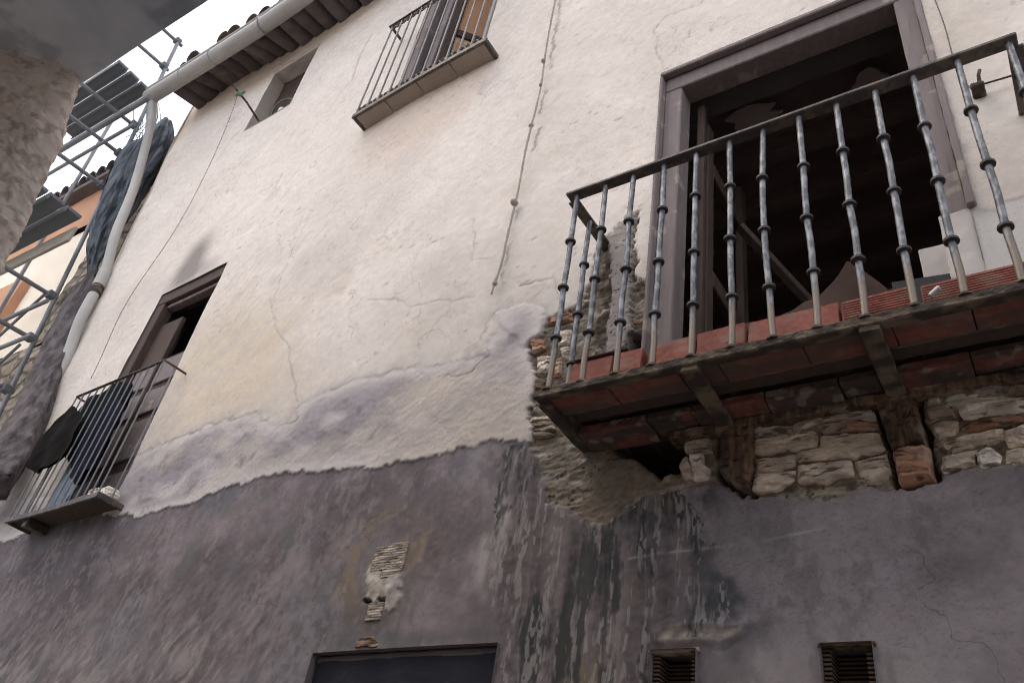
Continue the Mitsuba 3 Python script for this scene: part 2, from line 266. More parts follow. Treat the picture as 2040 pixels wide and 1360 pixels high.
# ---------------------------------------------------------------- the house front: outlines on the wall, (x, z) in metres
Z = dict(
edge=[(-7.779,9.403),(-7.747,8.955),(-7.699,8.574),(-7.593,8.122),(-7.494,7.699),(-7.439,7.206),(-7.328,6.653),(-7.27,6.292),(-7.227,6.019),(-7.231,5.712),(-7.202,5.38),(-7.175,5.067),(-7.09,4.705),(-7.011,4.368),(-7.007,4.203),(-7.085,4.124)],
cream_low=[(-7.214,3.939),(-6.728,3.89),(-6.401,3.883),(-5.922,3.809),(-5.424,3.841),(-5.044,3.957),(-4.731,3.975),(-4.357,3.995),(-4.041,4.001),(-3.796,3.987),(-3.548,3.817),(-3.36,3.803),(-3.388,3.917),(-3.254,3.947),(-3.049,3.927),(-2.788,3.932),(-2.538,3.901),(-2.346,3.863),(-2.14,3.857),(-2.038,3.844),(-2.051,3.91),(-1.996,4.016),(-2.056,4.097),(-2.048,4.133),(-1.985,4.109),(-1.869,4.107),(-1.764,4.054),(-1.749,3.956),(-1.693,3.972),(-1.66,3.982),(-1.584,4.003),(-1.533,4.053),(-1.516,4.138),(-1.505,4.293),(-1.471,4.378),(-1.382,4.476),(-1.312,4.487),(-1.303,4.185),(-1.29,4.06),(-1.241,4.034),(-1.223,3.839),(-1.205,3.806)],
band_low=[(-6.914,3.516),(-6.322,3.508),(-6.076,3.537),(-5.44,3.634),(-5.023,3.51),(-4.635,3.436),(-4.413,3.448),(-4.148,3.435),(-3.964,3.45),(-3.808,3.462),(-3.657,3.473),(-3.528,3.475),(-3.305,3.446),(-3.146,3.444),(-2.839,3.383),(-2.596,3.359),(-2.43,3.36),(-2.222,3.354),(-2.057,3.361),(-1.87,3.35),(-1.724,3.339)],
band_right=[(-1.724,3.339),(-1.734,3.417),(-1.737,3.486),(-1.731,3.523),(-1.758,3.615),(-1.75,3.7),(-1.795,3.767),(-1.831,3.877),(-1.748,3.891),(-1.741,3.954),(-1.764,4.054)],
exposed=[(-1.724,3.339),(-1.734,3.417),(-1.737,3.486),(-1.731,3.523),(-1.758,3.615),(-1.75,3.7),(-1.795,3.767),(-1.831,3.877),(-1.748,3.891),(-1.749,3.956),(-1.693,3.972),(-1.66,3.982),(-1.584,4.003),(-1.533,4.053),(-1.516,4.138),(-1.505,4.293),(-1.471,4.378),(-1.382,4.476),(-1.312,4.487),(-1.303,4.185),(-1.29,4.06),(-1.241,4.034),(-1.223,3.839),(-1.197,3.647),(-0.944,3.483),(-0.617,3.357),(0.069,3.321),(0.066,3.303),(0.041,3.244),(-0.037,3.292),(-0.085,3.21),(0.041,3.18),(-0.009,2.927),(-0.094,2.933),(-0.237,2.932),(-0.349,2.911),(-0.566,2.932),(-0.755,2.932),(-0.805,2.93),(-0.838,2.953),(-0.907,3.001),(-0.978,3.022),(-1.048,3.029),(-1.07,3.026),(-1.164,3.001),(-1.288,2.948),(-1.337,2.935),(-1.462,2.951),(-1.611,3.012),(-1.654,3.148),(-1.682,3.256)],
cement_col=[(-1.46,4.373),(-1.382,4.476),(-1.322,4.477),(-1.318,4.191),(-1.311,3.95),(-1.271,3.693),(-1.425,3.656),(-1.408,3.868),(-1.416,4.103)],
rubble=[(-1.467,4.246),(-1.424,4.262),(-1.401,3.979),(-1.413,3.653),(-1.473,3.669),(-1.483,4.006)],
cement_patch=[(-2.059,4.114),(-1.984,4.106),(-1.868,4.1),(-1.763,4.048),(-1.749,3.897),(-1.83,3.871),(-1.841,3.851),(-1.924,3.933),(-1.996,4.016)],
white_right=[(-0.113,3.966),(-0.004,3.958),(0.079,3.896),(0.169,3.822),(0.119,3.569),(0.034,3.566),(-0.16,3.609)],
tan_mortar=[(-1.448,3.214),(-1.342,3.228),(-1.276,3.195),(-1.168,3.071),(-1.08,3.028),(-1.164,3.001),(-1.288,2.948),(-1.461,2.947),(-1.486,2.974),(-1.408,3.036),(-1.479,3.099)],
streak=[(-1.9,3.307),(-1.716,3.321),(-1.654,3.148),(-1.61,3.007),(-1.461,2.947),(-1.336,2.931),(-1.164,2.997),(-1.061,3.031),(-1.027,2.914),(-0.976,2.808),(-0.921,2.776),(-0.941,2.71),(-0.892,2.592),(-0.909,2.515),(-1.12,2.462),(-1.112,2.298),(-1.652,2.3),(-1.732,2.502),(-1.826,2.809),(-1.841,3.065)],
dark1=[(-0.984,2.774),(-0.933,2.777),(-0.908,2.674),(-0.852,2.637),(-0.861,2.566),(-0.973,2.549),(-1.014,2.575),(-0.991,2.647)],
dark2=[(-1.023,2.99),(-0.924,2.994),(-0.942,2.94),(-0.986,2.913),(-1.013,2.931)],
dark3=[(-0.909,2.5),(-0.756,2.515),(-0.817,2.481),(-0.893,2.454),(-0.864,2.395),(-0.894,2.367)],
dark4=[(-1.33,2.974),(-1.164,2.991),(-1.087,2.96),(-1.101,2.849),(-1.17,2.766),(-1.265,2.775),(-1.301,2.872)],
lip_vent=[(-1.123,2.525),(-0.989,2.542),(-0.893,2.529),(-0.831,2.519),(-0.909,2.477),(-0.972,2.487),(-1.121,2.486)],
brown=[(-2.634,2.963),(-2.502,3.065),(-2.341,3.066),(-2.088,2.942),(-2.107,2.816),(-2.222,2.763),(-2.368,2.63),(-2.536,2.705),(-2.636,2.847)],
white_patch=[(-2.454,2.839),(-2.365,2.83),(-2.346,2.796),(-2.256,2.788),(-2.213,2.67),(-2.3,2.67),(-2.337,2.7),(-2.426,2.718)],
hollow1=[(-2.435,2.927),(-2.366,2.919),(-2.337,2.828),(-2.407,2.846)],
hollow2=[(-2.365,2.942),(-2.297,2.922),(-2.257,2.792),(-2.337,2.828)],
hollow3=[(-2.392,2.683),(-2.324,2.678),(-2.309,2.616),(-2.368,2.63)],
hole1=[(-2.441,2.713),(-2.395,2.709),(-2.382,2.689),(-2.428,2.693)],
hole2=[(-2.349,2.711),(-2.31,2.702),(-2.305,2.671),(-2.335,2.679)],
redbrick=[(-2.414,2.543),(-2.33,2.558),(-2.266,2.525),(-2.266,2.502),(-2.421,2.509)],
soot=[(-5.922,5.697),(-5.931,5.874),(-5.847,6.079),(-5.819,6.327),(-5.624,6.242),(-5.513,5.826),(-5.329,5.863),(-5.214,5.786)],
ochre=[(-5.032,5.061),(-4.588,5.139),(-3.925,4.711),(-3.453,4.02),(-3.859,4.007),(-4.268,4.021),(-4.915,3.987),(-4.937,4.354)],
rust_ub=[(-3.763,6.602),(-2.56,6.624),(-2.5,6.433),(-2.793,6.012),(-3.436,5.967),(-3.778,6.339)],
pit=[(-3.491,4.885),(-3.383,4.904),(-3.289,4.802),(-3.305,4.705),(-3.417,4.737)],
lightstripe=[(-1.871,3.16),(-1.804,3.127),(-1.759,3.01),(-1.783,2.887),(-1.806,2.709),(-1.801,2.577),(-1.872,2.754),(-1.879,2.897),(-1.823,2.975)],
crack1=[(-3.054,4.549),(-2.805,4.457),(-2.681,4.357),(-2.567,4.335),(-2.443,4.327),(-2.347,4.276),(-2.199,4.266)],
crack2=[(-4.162,4.975),(-3.962,4.681),(-3.668,4.379),(-3.517,4.109),(-3.392,3.935)],
crack3=[(-4.087,5.999),(-4.131,5.591),(-4.142,5.152),(-4.1,4.906)],
crack4=[(-2.353,4.893),(-2.267,4.548),(-2.135,4.497)],
crack5=[(-1.02,6.129),(-1.028,6.056),(-1.228,6.105),(-1.294,6.023),(-1.278,5.809),(-1.246,5.643)],
crack6=[(-1.918,4.229),(-1.832,4.232),(-1.731,4.213),(-1.685,4.072)],
crack7=[(-2.337,3.794),(-2.119,3.767),(-2.036,3.838)],
crack8=[(-2.819,3.023),(-2.817,3.06),(-2.813,3.01),(-2.781,2.909)],
crack9=[(-4.683,3.099),(-4.847,3.264),(-4.715,3.31),(-4.698,3.324)],
line1=[(-1.246,2.773),(-1.063,2.782),(-0.908,2.783),(-0.809,2.785),(-0.59,2.807)],
wire=[(-6.628,8.873),(-6.409,7.881),(-6.33,7.188),(-6.351,6.471),(-6.484,5.773),(-6.366,5.019),(-6.356,4.914)],
scratch=[(-4.371,8.345),(-4.411,8.049),(-4.354,7.634)],
)
OPEN = dict(tall_door=(-5.97, -5.06, 3.60, 5.72), wide_door=(-1.222, 0.0, 3.30, 5.50), upper_door=(-3.60, -2.70, 6.66, 8.9),
            window=(-6.10, -5.40, 8.02, 9.03), street_door=(-2.64, -1.72, 0.05, 2.50), vent_a=(-1.14, -.99, 2.16, 2.455), vent_b=(-.625, -.485, 2.14, 2.455))
house = tag('town_house', 'crumbling cream plastered old house with three iron balconies and an exposed rubble patch', 'house')
wall = group('wall', house)

def axis(knots, fine):
    out = [knots[0]]
    while out[-1] < knots[1]: out.append(out[-1] + fine(out[-1]))
    return np.array(out)
xs = axis((-7.9, .46), lambda x: .0062 + max(0, .3 - x) * .0009)
xs = np.concatenate([xs, np.linspace(.50, 2.6, 40)])
zs = axis((2.12, 9.75), lambda z: .0058 + max(0, z - 3) * .0013)
zs = np.concatenate([np.linspace(0, 2.08, 22), zs])
for x0, x1, z0, z1 in OPEN.values():
    for arr, vals in ((xs, (x0, x1)), (zs, (z0, z1))):
        for v in vals: arr[np.argmin(abs(arr - v))] = v
X, ZZ = np.meshgrid(xs, zs, indexing='ij'); P3 = np.stack([X, 0 * X, ZZ], -1)
N = lambda f, seed=0, o=3, fz=None: meshkit.fbm(P3 * np.array([f, 1, fz or f]), o, seed) - .5
jx = N(11, 1) * .07 + N(45, 2, 2) * .032 + N(88, 5, 1) * .010; jz = N(11, 3) * .07 + N(45, 4, 2) * .032 + N(88, 6, 1) * .010
def inside(poly, j=1.0):
    P = (Polygon(poly) if not hasattr(poly, 'geom_type') else poly).buffer(0)
    return shapely.contains_xy(P, X + jx * j, ZZ + jz * j)
def soft(m, s): return ndimage.gaussian_filter(m.astype(float), s)
def near(line, w, j=.35):
    x0, z0 = np.min(line, 0) - .15; x1, z1 = np.max(line, 0) + .15
    out = np.zeros(X.shape); i0, i1 = np.searchsorted(xs, [x0, x1]); k0, k1 = np.searchsorted(zs, [z0, z1])
    s = np.s_[i0:i1, k0:k1]
    d = shapely.distance(LineString(line), shapely.points(X[s] + jx[s] * j, ZZ[s] + jz[s] * j))
    out[s] = np.clip(1 - d / w, 0, 1); return out
cl, bl, br = Z['cream_low'], Z['band_low'], Z['band_right']
creamP = Polygon(cl + [(-1.2, 3.7), (2.9, 3.7), (2.9, 11), (-9, 11), (-9, 3.95)])
k = [i for i, p in enumerate(cl) if abs(p[0] - br[-1][0]) < .01 and abs(p[1] - br[-1][1]) < .01][0]
bandP = Polygon([(-9, 3.5)] + bl[1:-1] + br + cl[k - 1::-1] + [(-9, 3.9)])
cream = inside(creamP); band = inside(bandP) & ~cream
expo = inside(Polygon(Z['exposed'] + [])) & ~band
expo[X > .62] = False
cemcol, rubble, patch = inside(Z['cement_col'], .4), inside(Z['rubble'], .4), inside(Z['cement_patch'], .5)
whiter = inside(Z['white_right'] + [], .25) | ((X > .1) & (ZZ > 3.42) & (ZZ < 3.94) & (X < 1.6))
cream &= ~(expo | patch | whiter)
tan = inside(Z['tan_mortar']); streak = inside(Z['streak']) & ~expo
lower = ~(cream | band | expo | patch | whiter)
holeP = [(-1.36, 3.30), (-1.05, 3.32), (-1.04, 3.13), (-1.09, 3.09), (-1.15, 3.075), (-1.19, 3.13), (-1.25, 3.17), (-1.33, 3.20)]
hole = inside(holeP, .5); jamb_hole = inside([(-1.31, 3.52), (-1.23, 3.52), (-1.225, 3.74), (-1.30, 3.76)], .3)
brown, whitep = inside(Z['brown'], 2.2), inside(Z['white_patch'], 1.1)
small = inside(Z['hole1'], .3) | inside(Z['hole2'], .3)
BEAM= [(-0.909, 3.264), (-0.853, 3.285), (-0.788, 3.239), (-0.795, 3.082), (-0.806, 2.952), (-0.857, 2.976), (-0.921, 3.05)]
BEAM2= [(-0.402, 3.253), (-0.284, 3.258), (-0.276, 3.178), (-0.266, 3.035), (-0.369, 3.035)]
BEAMBRICK= [(-0.369, 3.032), (-0.265, 3.032), (-0.265, 2.921), (-0.357, 2.917)]
beam_gap = np.clip(sum(near(b + b[:1], .020, .5) for b in (BEAM, BEAM2, BEAMBRICK)), 0, 1) * expo
# outward relief of the coats of plaster
D = np.where(cream, .0100, 0.) + np.where(band, .0080, 0) + np.where(patch, .006, 0) + np.where(whiter, .006, 0)
D += np.where(expo, -.015 + .001 * tan, 0) + np.where(expo & cemcol, .035, 0) - np.where(rubble, .012, 0)
D += np.where(brown & lower, -.0015, 0) + np.where(whitep, .006, 0)
cracks = sum(near(Z[f'crack{i}'], .0065, .6) for i in range(1, 10))
cracks = np.clip(cracks, 0, 1)
lipped = soft(band, 1.2) - soft(band, 8); D = ndimage.gaussian_filter(D, .6)
rough_left = np.exp(-((X + 4.6) / .9) ** 2 - ((ZZ - 4.7) / .9) ** 2)
big = N(.9, 11) * .045 + N(2.6, 12) * .009
fine_c = N(9, 13) * .0011 * (1 + 4.0 * rough_left) + N(34, 14, 2, 20) * .0004 * (1 + 1.5 * rough_left)
pits = np.clip((N(24, 15, 2) + .5) - .78, 0, .1) * (N(2.2, 16) > .04) * 4
fine_r = N(12, 17) * .006 + N(50, 18, 2) * .003
strokes = (meshkit.fbm(np.stack([(X * .8 - ZZ * .6) * 30, 0 * X, (X * .6 + ZZ * .8) * 8], -1), 3, 19) - .5)
low_left = np.clip((2.95 - ZZ) / .6, 0, 1) * np.clip((-2.2 - X) / 1.0, 0, 1)
fine_l = N(7, 20) * .004 + N(40, 21, 2) * .0009 + strokes * (.0008 + .0045 * low_left)
fine_e = (N(9, 22, 4, 24) * .030 + N(42, 23, 2, 90) * .014) * np.where(X < -1.3, .6, 1)
D += big + np.where(cream | whiter, fine_c, 0) - np.where(cream, pits * .006, 0) + np.where(band, fine_r, 0) + np.where(lower | patch, fine_l, 0) + np.where(expo, fine_e * np.where(tan | cemcol, .25, 1.), 0)
D += np.where(streak, N(30, 24, 3, 8) * .008, 0) - cracks * .004 - np.where(small, .05, 0)
D += near(Z['lip_vent'] + Z['lip_vent'][:1], .03) * .012 - near(Z['pit'], .05) * .004
D -= soft(hole, .8) * .30 + soft(jamb_hole, .7) * .12
D -= np.clip(beam_gap * 1.6, 0, 1) * .05
lump = np.clip(N(17, 60, 2) + .02, 0, 1) * rubble * .08; D += lump
# colour of the coats, stains and wear, with painted falloff and occlusion
def col(c): return np.array(c, float)
def mixc(a, b, t): return a * (1 - t[..., None]) + b * t[..., None]
C = np.zeros(X.shape + (3,))
v1, v2, v3 = N(1.1, 30, 4), N(5, 31, 3), N(24, 32, 3)
grain = N(60, 73, 2) * 1.1 + N(90, 74, 1) * .5
tone = (1 + .16 * v1 + .12 * v2 + .14 * v3)[..., None]
ccream = col((.600, .543, .488)) * tone
mottled_falloff = np.clip(N(1.6, 71, 4, .8) * 2.2 + .25, 0, 1) * np.clip((6.9 - ZZ) / 2.0, 0, 1)  # light falloff down the alley put into the cream colour, mottled by noise
ccream = mixc(ccream, col((.45, .40, .35)) * tone, mottled_falloff * .85)
ccream = mixc(ccream, col((.50, .45, .42)), np.clip(N(18, 72, 3) * 3 - .1, 0, .5) * .6)
ccream = mixc(ccream, col((.50, .41, .29)), np.clip(soft(inside(Z['ochre']), 18) * .75 + np.clip(N(2.4, 33) - .08, 0, 1) * 1.1 * (ZZ < 5.3), 0, .8))
ccream = mixc(ccream, col((.56, .43, .33)), np.clip(soft(inside(Z['rust_ub']), 12), 0, 1) * .55)
ccream = mixc(ccream, col((.60, .47, .36)), np.clip((ZZ - 8.7) / .5, 0, 1) * .5)
ccream = mixc(ccream, col((.45, .40, .36)), np.clip(rough_left * (strokes * 3 + .1), 0, .6))
ccream = mixc(ccream, col((.33, .29, .25)), np.clip(pits * 1.6, 0, .6))
ccream = mixc(ccream, col((.17, .15, .14)), np.clip(soft(inside(Z['soot'], 1.2), 8) * 1.3, 0, 1) * .88)
ccream = mixc(ccream, col((.46, .40, .33)), np.clip(soft(inside(Z['pit'], 1.6), 3), 0, 1) * .7)
scuff = np.clip(N(2.6, 61, 3) * 3.4 - .22, 0, 1) * np.clip(N(30, 62, 3) * 7 - .3, 0, 1)
ccream = mixc(ccream, col((.42, .365, .32)), scuff * .8) * (1 + .07 * grain + .12 * N(36, 85, 2))[..., None]
hatch = np.clip((meshkit.fbm(np.stack([(X - ZZ * .5) * 16, 0 * X, (X * .5 + ZZ) * 5], -1), 4, 86) - .5) * 7 - .75, 0, 1) * np.clip(N(1.9, 87) * 5, 0, 1)
ccream = mixc(ccream, col((.47, .41, .37)), hatch * .6)
cband = mixc(col((.27, .242, .252)) * (1 + .5 * v2 + .25 * grain)[..., None], col((.45, .405, .39)), np.clip(N(5, 34, 4, 7) * 4.5 + .1, 0, 1) * .8)
cband = mixc(cband, col((.42, .37, .315)), np.clip(N(2.6, 83, 4) * 4 - .25, 0, .5))
cband = mixc(cband, col((.17, .15, .155)), np.clip(N(11, 84, 3) * 5 - .75, 0, .7))
edge = np.clip(lipped * 3.0, 0, 1)
cband = mixc(cband, col((.47, .43, .41)), edge)
right_band = np.clip((X + 2.75) / .35, 0, 1) * np.clip((3.84 - ZZ) / .05, 0, 1)
cband = mixc(cband, col((.43, .375, .325)) * tone, right_band * np.clip(.75 + N(4, 63) * 1.5, 0, 1))
clow = col((.158, .130, .137)) * (1 + .45 * v1 + .35 * v2 + .35 * v3 + .22 * grain)[..., None]
streakn = N(11, 35, 4, 2.6)
clow = clow * (1 + .55 * streakn)[..., None]
blot = np.clip(N(3.4, 75, 4) * 3.2, -.6, .8); clow = clow * (1 + .42 * blot)[..., None]
flake = np.clip(N(9, 76, 4, 6) * 7 - .9, 0, 1); clow = mixc(clow, col((.235, .205, .205)), flake * .55)
clow = mixc(clow, col((.28, .25, .248)), np.clip(low_left * (.4 + strokes * 4 + N(4, 36) * 2.2), 0, .85))
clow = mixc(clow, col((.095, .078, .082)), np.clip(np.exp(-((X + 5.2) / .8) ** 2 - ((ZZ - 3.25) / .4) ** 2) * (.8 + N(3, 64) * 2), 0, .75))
clow = mixc(clow, col((.125, .140, .160)), np.clip(N(2.6, 37, 3) * 4 - .35, 0, .4))
clow = mixc(clow, col((.115, .125, .115)), np.clip(N(3.6, 77, 3) * 4 - .55, 0, .6))
clow = mixc(clow, col((.195, .152, .108)), np.clip(soft(brown, 9) * (.8 + N(14, 38, 4, 8) * 5), 0, .85))
clow = mixc(clow, col((.46, .41, .36)) * (1 + .8 * v3 + .5 * grain + .5 * v2)[..., None], soft(whitep, 1.2) * np.clip(.9 + N(26, 90) * 2, 0, 1))
clow = mixc(clow, col((.03, .025, .025)), soft(small, .6))  # small holes: occlusion painted as a dark colour
rightlow = np.clip((X + 1.05) / .2, 0, 1)
clow = mixc(clow, col((.188, .166, .174)) * (1 + .4 * v1 + .3 * blot + .3 * v3 + .22 * grain)[..., None], rightlow * .7)
clow = mixc(clow, col((.26, .235, .235)), np.clip(np.clip((2.62 - ZZ) / .2, 0, 1) * rightlow * (.6 + N(5, 39) * 2), 0, .7))
st2 = N(15, 41, 4, 1.5)
cst = col((.118, .098, .099)) * (1 + 1.2 * st2 + .5 * v3 + .3 * grain)[..., None]
cst = mixc(cst, col((.15, .12, .075)), np.clip(N(9, 80, 3, 3) * 5 - .7, 0, .6))
clow = mixc(clow, cst, soft(streak, 3))
for nm in ('dark1', 'dark2', 'dark3', 'dark4'):
    clow = mixc(clow, col((.040, .046, .052)), np.clip(soft(inside(Z[nm], 1.8), 2) * (.95 + N(26, 42, 3) * 1.6 - (.75 if nm == 'dark4' else .1)), 0, .9))
clow = mixc(clow, col((.30, .27, .265)), np.clip(soft(inside(Z['lightstripe'], 1.6), 3) * (.75 + N(28, 43, 3, 6) * 2.2), 0, .8))
clow = mixc(clow, col((.33, .28, .22)), soft(inside(Z['lip_vent'], 1.0), 1.2) * np.clip(.6 + N(30, 44) * 2, 0, 1))
clow = mixc(clow, col((.30, .28, .27)), near(Z['line1'], .007, .1) * np.clip(.4 + N(14, 45) * 3, 0, 1))
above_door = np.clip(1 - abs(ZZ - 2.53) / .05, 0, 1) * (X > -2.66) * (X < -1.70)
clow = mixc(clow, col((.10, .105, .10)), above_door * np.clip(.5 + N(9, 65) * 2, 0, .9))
cpatch = col((.33, .29, .27)) * tone
cwhite = col((.50, .475, .455)) * (1 + .2 * v1 + .2 * v2 + .15 * N(30, 46, 3, 4))[..., None]
cexp = mixc(col((.19, .15, .105)), col((.34, .295, .24)), np.clip(N(7, 47, 4, 16) * 4 + .3, 0, 1)) * (1 + .8 * v3 + .8 * grain)[..., None]
cexp = mixc(cexp, col((.07, .055, .043)), np.clip(N(16, 81, 3, 44) * 5 - .55, 0, .85))
cexp = mixc(cexp, col((.205, .165, .125)) * (1 + .5 * v2 + .6 * grain + .6 * N(10, 82, 3, 20))[..., None], soft(tan, 2))
cexp = mixc(cexp, col((.36, .315, .29)) * tone, soft(cemcol, .8))
cexp = mixc(cexp, col((.07, .055, .045)), soft(rubble, .8) * np.clip(.75 - lump * 40, 0, 1))
cexp = mixc(cexp, col((.04, .03, .026)), np.clip(soft(hole, 2.0) + soft(jamb_hole, 1.5), 0, 1))  # occlusion inside the deep holes put into the mortar colour
cexp = cexp * np.where(X < -1.25, .72, .9)[..., None]
cexp = mixc(cexp, col((.035, .027, .022)), np.clip(beam_gap * 1.6, 0, .9))
greyspot = inside([(-1.72, 3.30), (-1.40, 3.25), (-1.42, 3.10), (-1.55, 3.02), (-1.72, 3.05)]) & expo
cexp = mixc(cexp, mixc(col((.14, .12, .095)), col((.30, .275, .255)), np.clip(N(20, 48, 3) * 7 - .3, 0, 1)), soft(greyspot, 4) * .85)
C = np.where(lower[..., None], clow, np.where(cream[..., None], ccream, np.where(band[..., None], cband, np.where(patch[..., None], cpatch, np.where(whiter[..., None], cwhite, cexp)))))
sb = soft(band, 7) * np.clip(1.0 + N(9, 88, 4) * 5, 0, 1); near_b = cream & (sb > .02)
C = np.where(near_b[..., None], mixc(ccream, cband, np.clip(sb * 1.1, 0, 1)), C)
sc = soft(cream, 7) * np.clip(1.0 + N(9, 89, 4) * 5, 0, 1)
C = np.where(band[..., None], mixc(C, ccream, np.clip(sc * .65, 0, 1)), C)
CAB = [(-2.076, 7.17), (-2.069, 6.966), (-2.061, 6.587), (-2.047, 6.16), (-2.039, 5.856), (-2.038, 5.682), (-2.034, 5.494), (-2.036, 5.331), (-2.042, 5.16), (-2.041, 4.992), (-2.04, 4.852), (-2.042, 4.698), (-2.047, 4.535), (-2.049, 4.377), (-2.061, 4.262), (-2.062, 4.203)]
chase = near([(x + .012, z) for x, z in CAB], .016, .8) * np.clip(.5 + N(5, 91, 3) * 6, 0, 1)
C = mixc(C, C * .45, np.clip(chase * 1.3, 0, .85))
C = mixc(C, col((.50, .45, .40)), near([(x - .02, z) for x, z in CAB], .05, 2) * np.clip(N(9, 92, 3) * 5, 0, .7))
C = mixc(C, C * .5, cracks * .75 * np.clip(.55 + N(7, 70) * 3, 0, 1))
C = mixc(C, C * .55, near(Z['scratch'], .02, .1) * .8)
C = np.clip(C, .01, .85)
# keep the faces of the front, without its openings and beyond its crooked end
edgeP = Polygon([(x, z) for x, z in Z['edge']] + [(-7.0, 3.5), (-7.05, 0), (3, 0), (3, 11), (-7.78, 11)])
cx, cz = (X[:-1, :-1] + X[1:, 1:]) / 2, (ZZ[:-1, :-1] + ZZ[1:, 1:]) / 2
keep = shapely.contains_xy(edgeP, cx, cz)
for x0, x1, z0, z1 in OPEN.values(): keep &= ~((cx > x0) & (cx < x1) & (cz > z0) & (cz < z1))
F = grid(len(xs), len(zs)).reshape(2, -1, 3); nz = len(zs)
V = np.c_[X.ravel(), -D.ravel(), ZZ.ravel()]; V[:, 1] += bend(V[:, 0])
kind = np.where(cream, 0, np.where(band | patch, 1, np.where(expo, 3, np.where(whiter, 4, np.where(streak & lower, 5, 2)))))[:-1, :-1]
full = trimesh.Trimesh(V, F.reshape(-1, 3)[:, ::-1], process=False); NRM = np.array(full.vertex_normals)
for kk, (nm, bs, lab) in enumerate((('cream_plaster', 'plaster_smooth', None), ('grey_plaster_band', 'plaster_rough', 'rough grey plaster band with a broken pale lower lip'), ('lower_render', 'render_grey', 'dark stained grey render of the lower wall'), ('exposed_mortar', 'mortar_rough', 'bare earthy mortar where the plaster has fallen away'), ('whitewash', 'plaster_smooth', None), ('stained_render', 'plaster_stained', 'sooty render with pale drips under the broken patch'))):
    m = (keep & (kind == kk)).ravel(); f = np.vstack([F[0][m], F[1][m]])[:, ::-1]
    u, inv = np.unique(f, return_inverse=True)
    key = group(nm, wall); mesh = trimesh.Trimesh(V[u], inv.reshape(-1, 3), process=False)
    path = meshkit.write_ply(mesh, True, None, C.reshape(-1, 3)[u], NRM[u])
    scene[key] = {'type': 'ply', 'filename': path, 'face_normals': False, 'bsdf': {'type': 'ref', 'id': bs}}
    if lab: tag(key, lab)
# the wall's thickness: its end and the reveals of its openings
scene['reveal_plaster'] = two(bumped(pr(lambda p, n, uv: mix((.50, .44, .39), (.36, .32, .29), fbm(p.x * 6, p.y * 6, p.z * 6, 4)), .9), grit(30., 90.), .01))
scene['reveal_dark'] = two(bumped(pr(lambda p, n, uv: mix((.15, .13, .13), (.09, .08, .08), fbm(p.x * 6, p.y * 6, p.z * 6, 4)), .9), grit(30., 90.), .01))
E = np.array(Z['edge'] + [(-7.05, 3.6), (-7.05, 0)])[::-1]; E = np.vstack([E, [-7.78, 9.9]])
Vend = np.vstack([np.c_[E[:, 0] + .012, np.full(len(E), y), E[:, 1]] for y in (-.03, .22)])
add('wall_end', trimesh.Trimesh(Vend, grid(2, len(E)), process=False), 'reveal_plaster', wall)
def reveal(r, depth, bs, top=True, bottom=True, y0=-.012):
    x0, x1, z0, z1 = r; ms = []
    def quad(a, b, c, d): 
        n = 14; u = np.linspace(0, 1, n); v = np.linspace(0, 1, 4); a, b, c, d = map(np.array, (a, b, c, d))
        p = np.array([[(a * (1 - s) + b * s) * (1 - t) + (d * (1 - s) + c * s) * t for t in v] for s in u]).reshape(-1, 3)
        ms.append(trimesh.Trimesh(p, grid(n, 4), process=False))
    quad((x0, y0, z0), (x0, y0, z1), (x0, depth, z1), (x0, depth, z0)); quad((x1, y0, z0), (x1, y0, z1), (x1, depth, z1), (x1, depth, z0))
    if top: quad((x0, y0, z1), (x1, y0, z1), (x1, depth, z1), (x0, depth, z1))
    if bottom: quad((x0, y0, z0), (x1, y0, z0), (x1, depth, z0), (x0, depth, z0))
    add('reveal', ms, bs, wall)
reveal(OPEN['tall_door'], .30, 'reveal_dark'); reveal(OPEN['wide_door'], .34, 'reveal_dark'); reveal(OPEN['upper_door'], .22, 'reveal_plaster')
reveal(OPEN['window'], .20, 'reveal_plaster'); reveal(OPEN['street_door'], .25, 'reveal_dark'); reveal(OPEN['vent_a'], .16, 'reveal_dark'); reveal(OPEN['vent_b'], .16, 'reveal_dark')
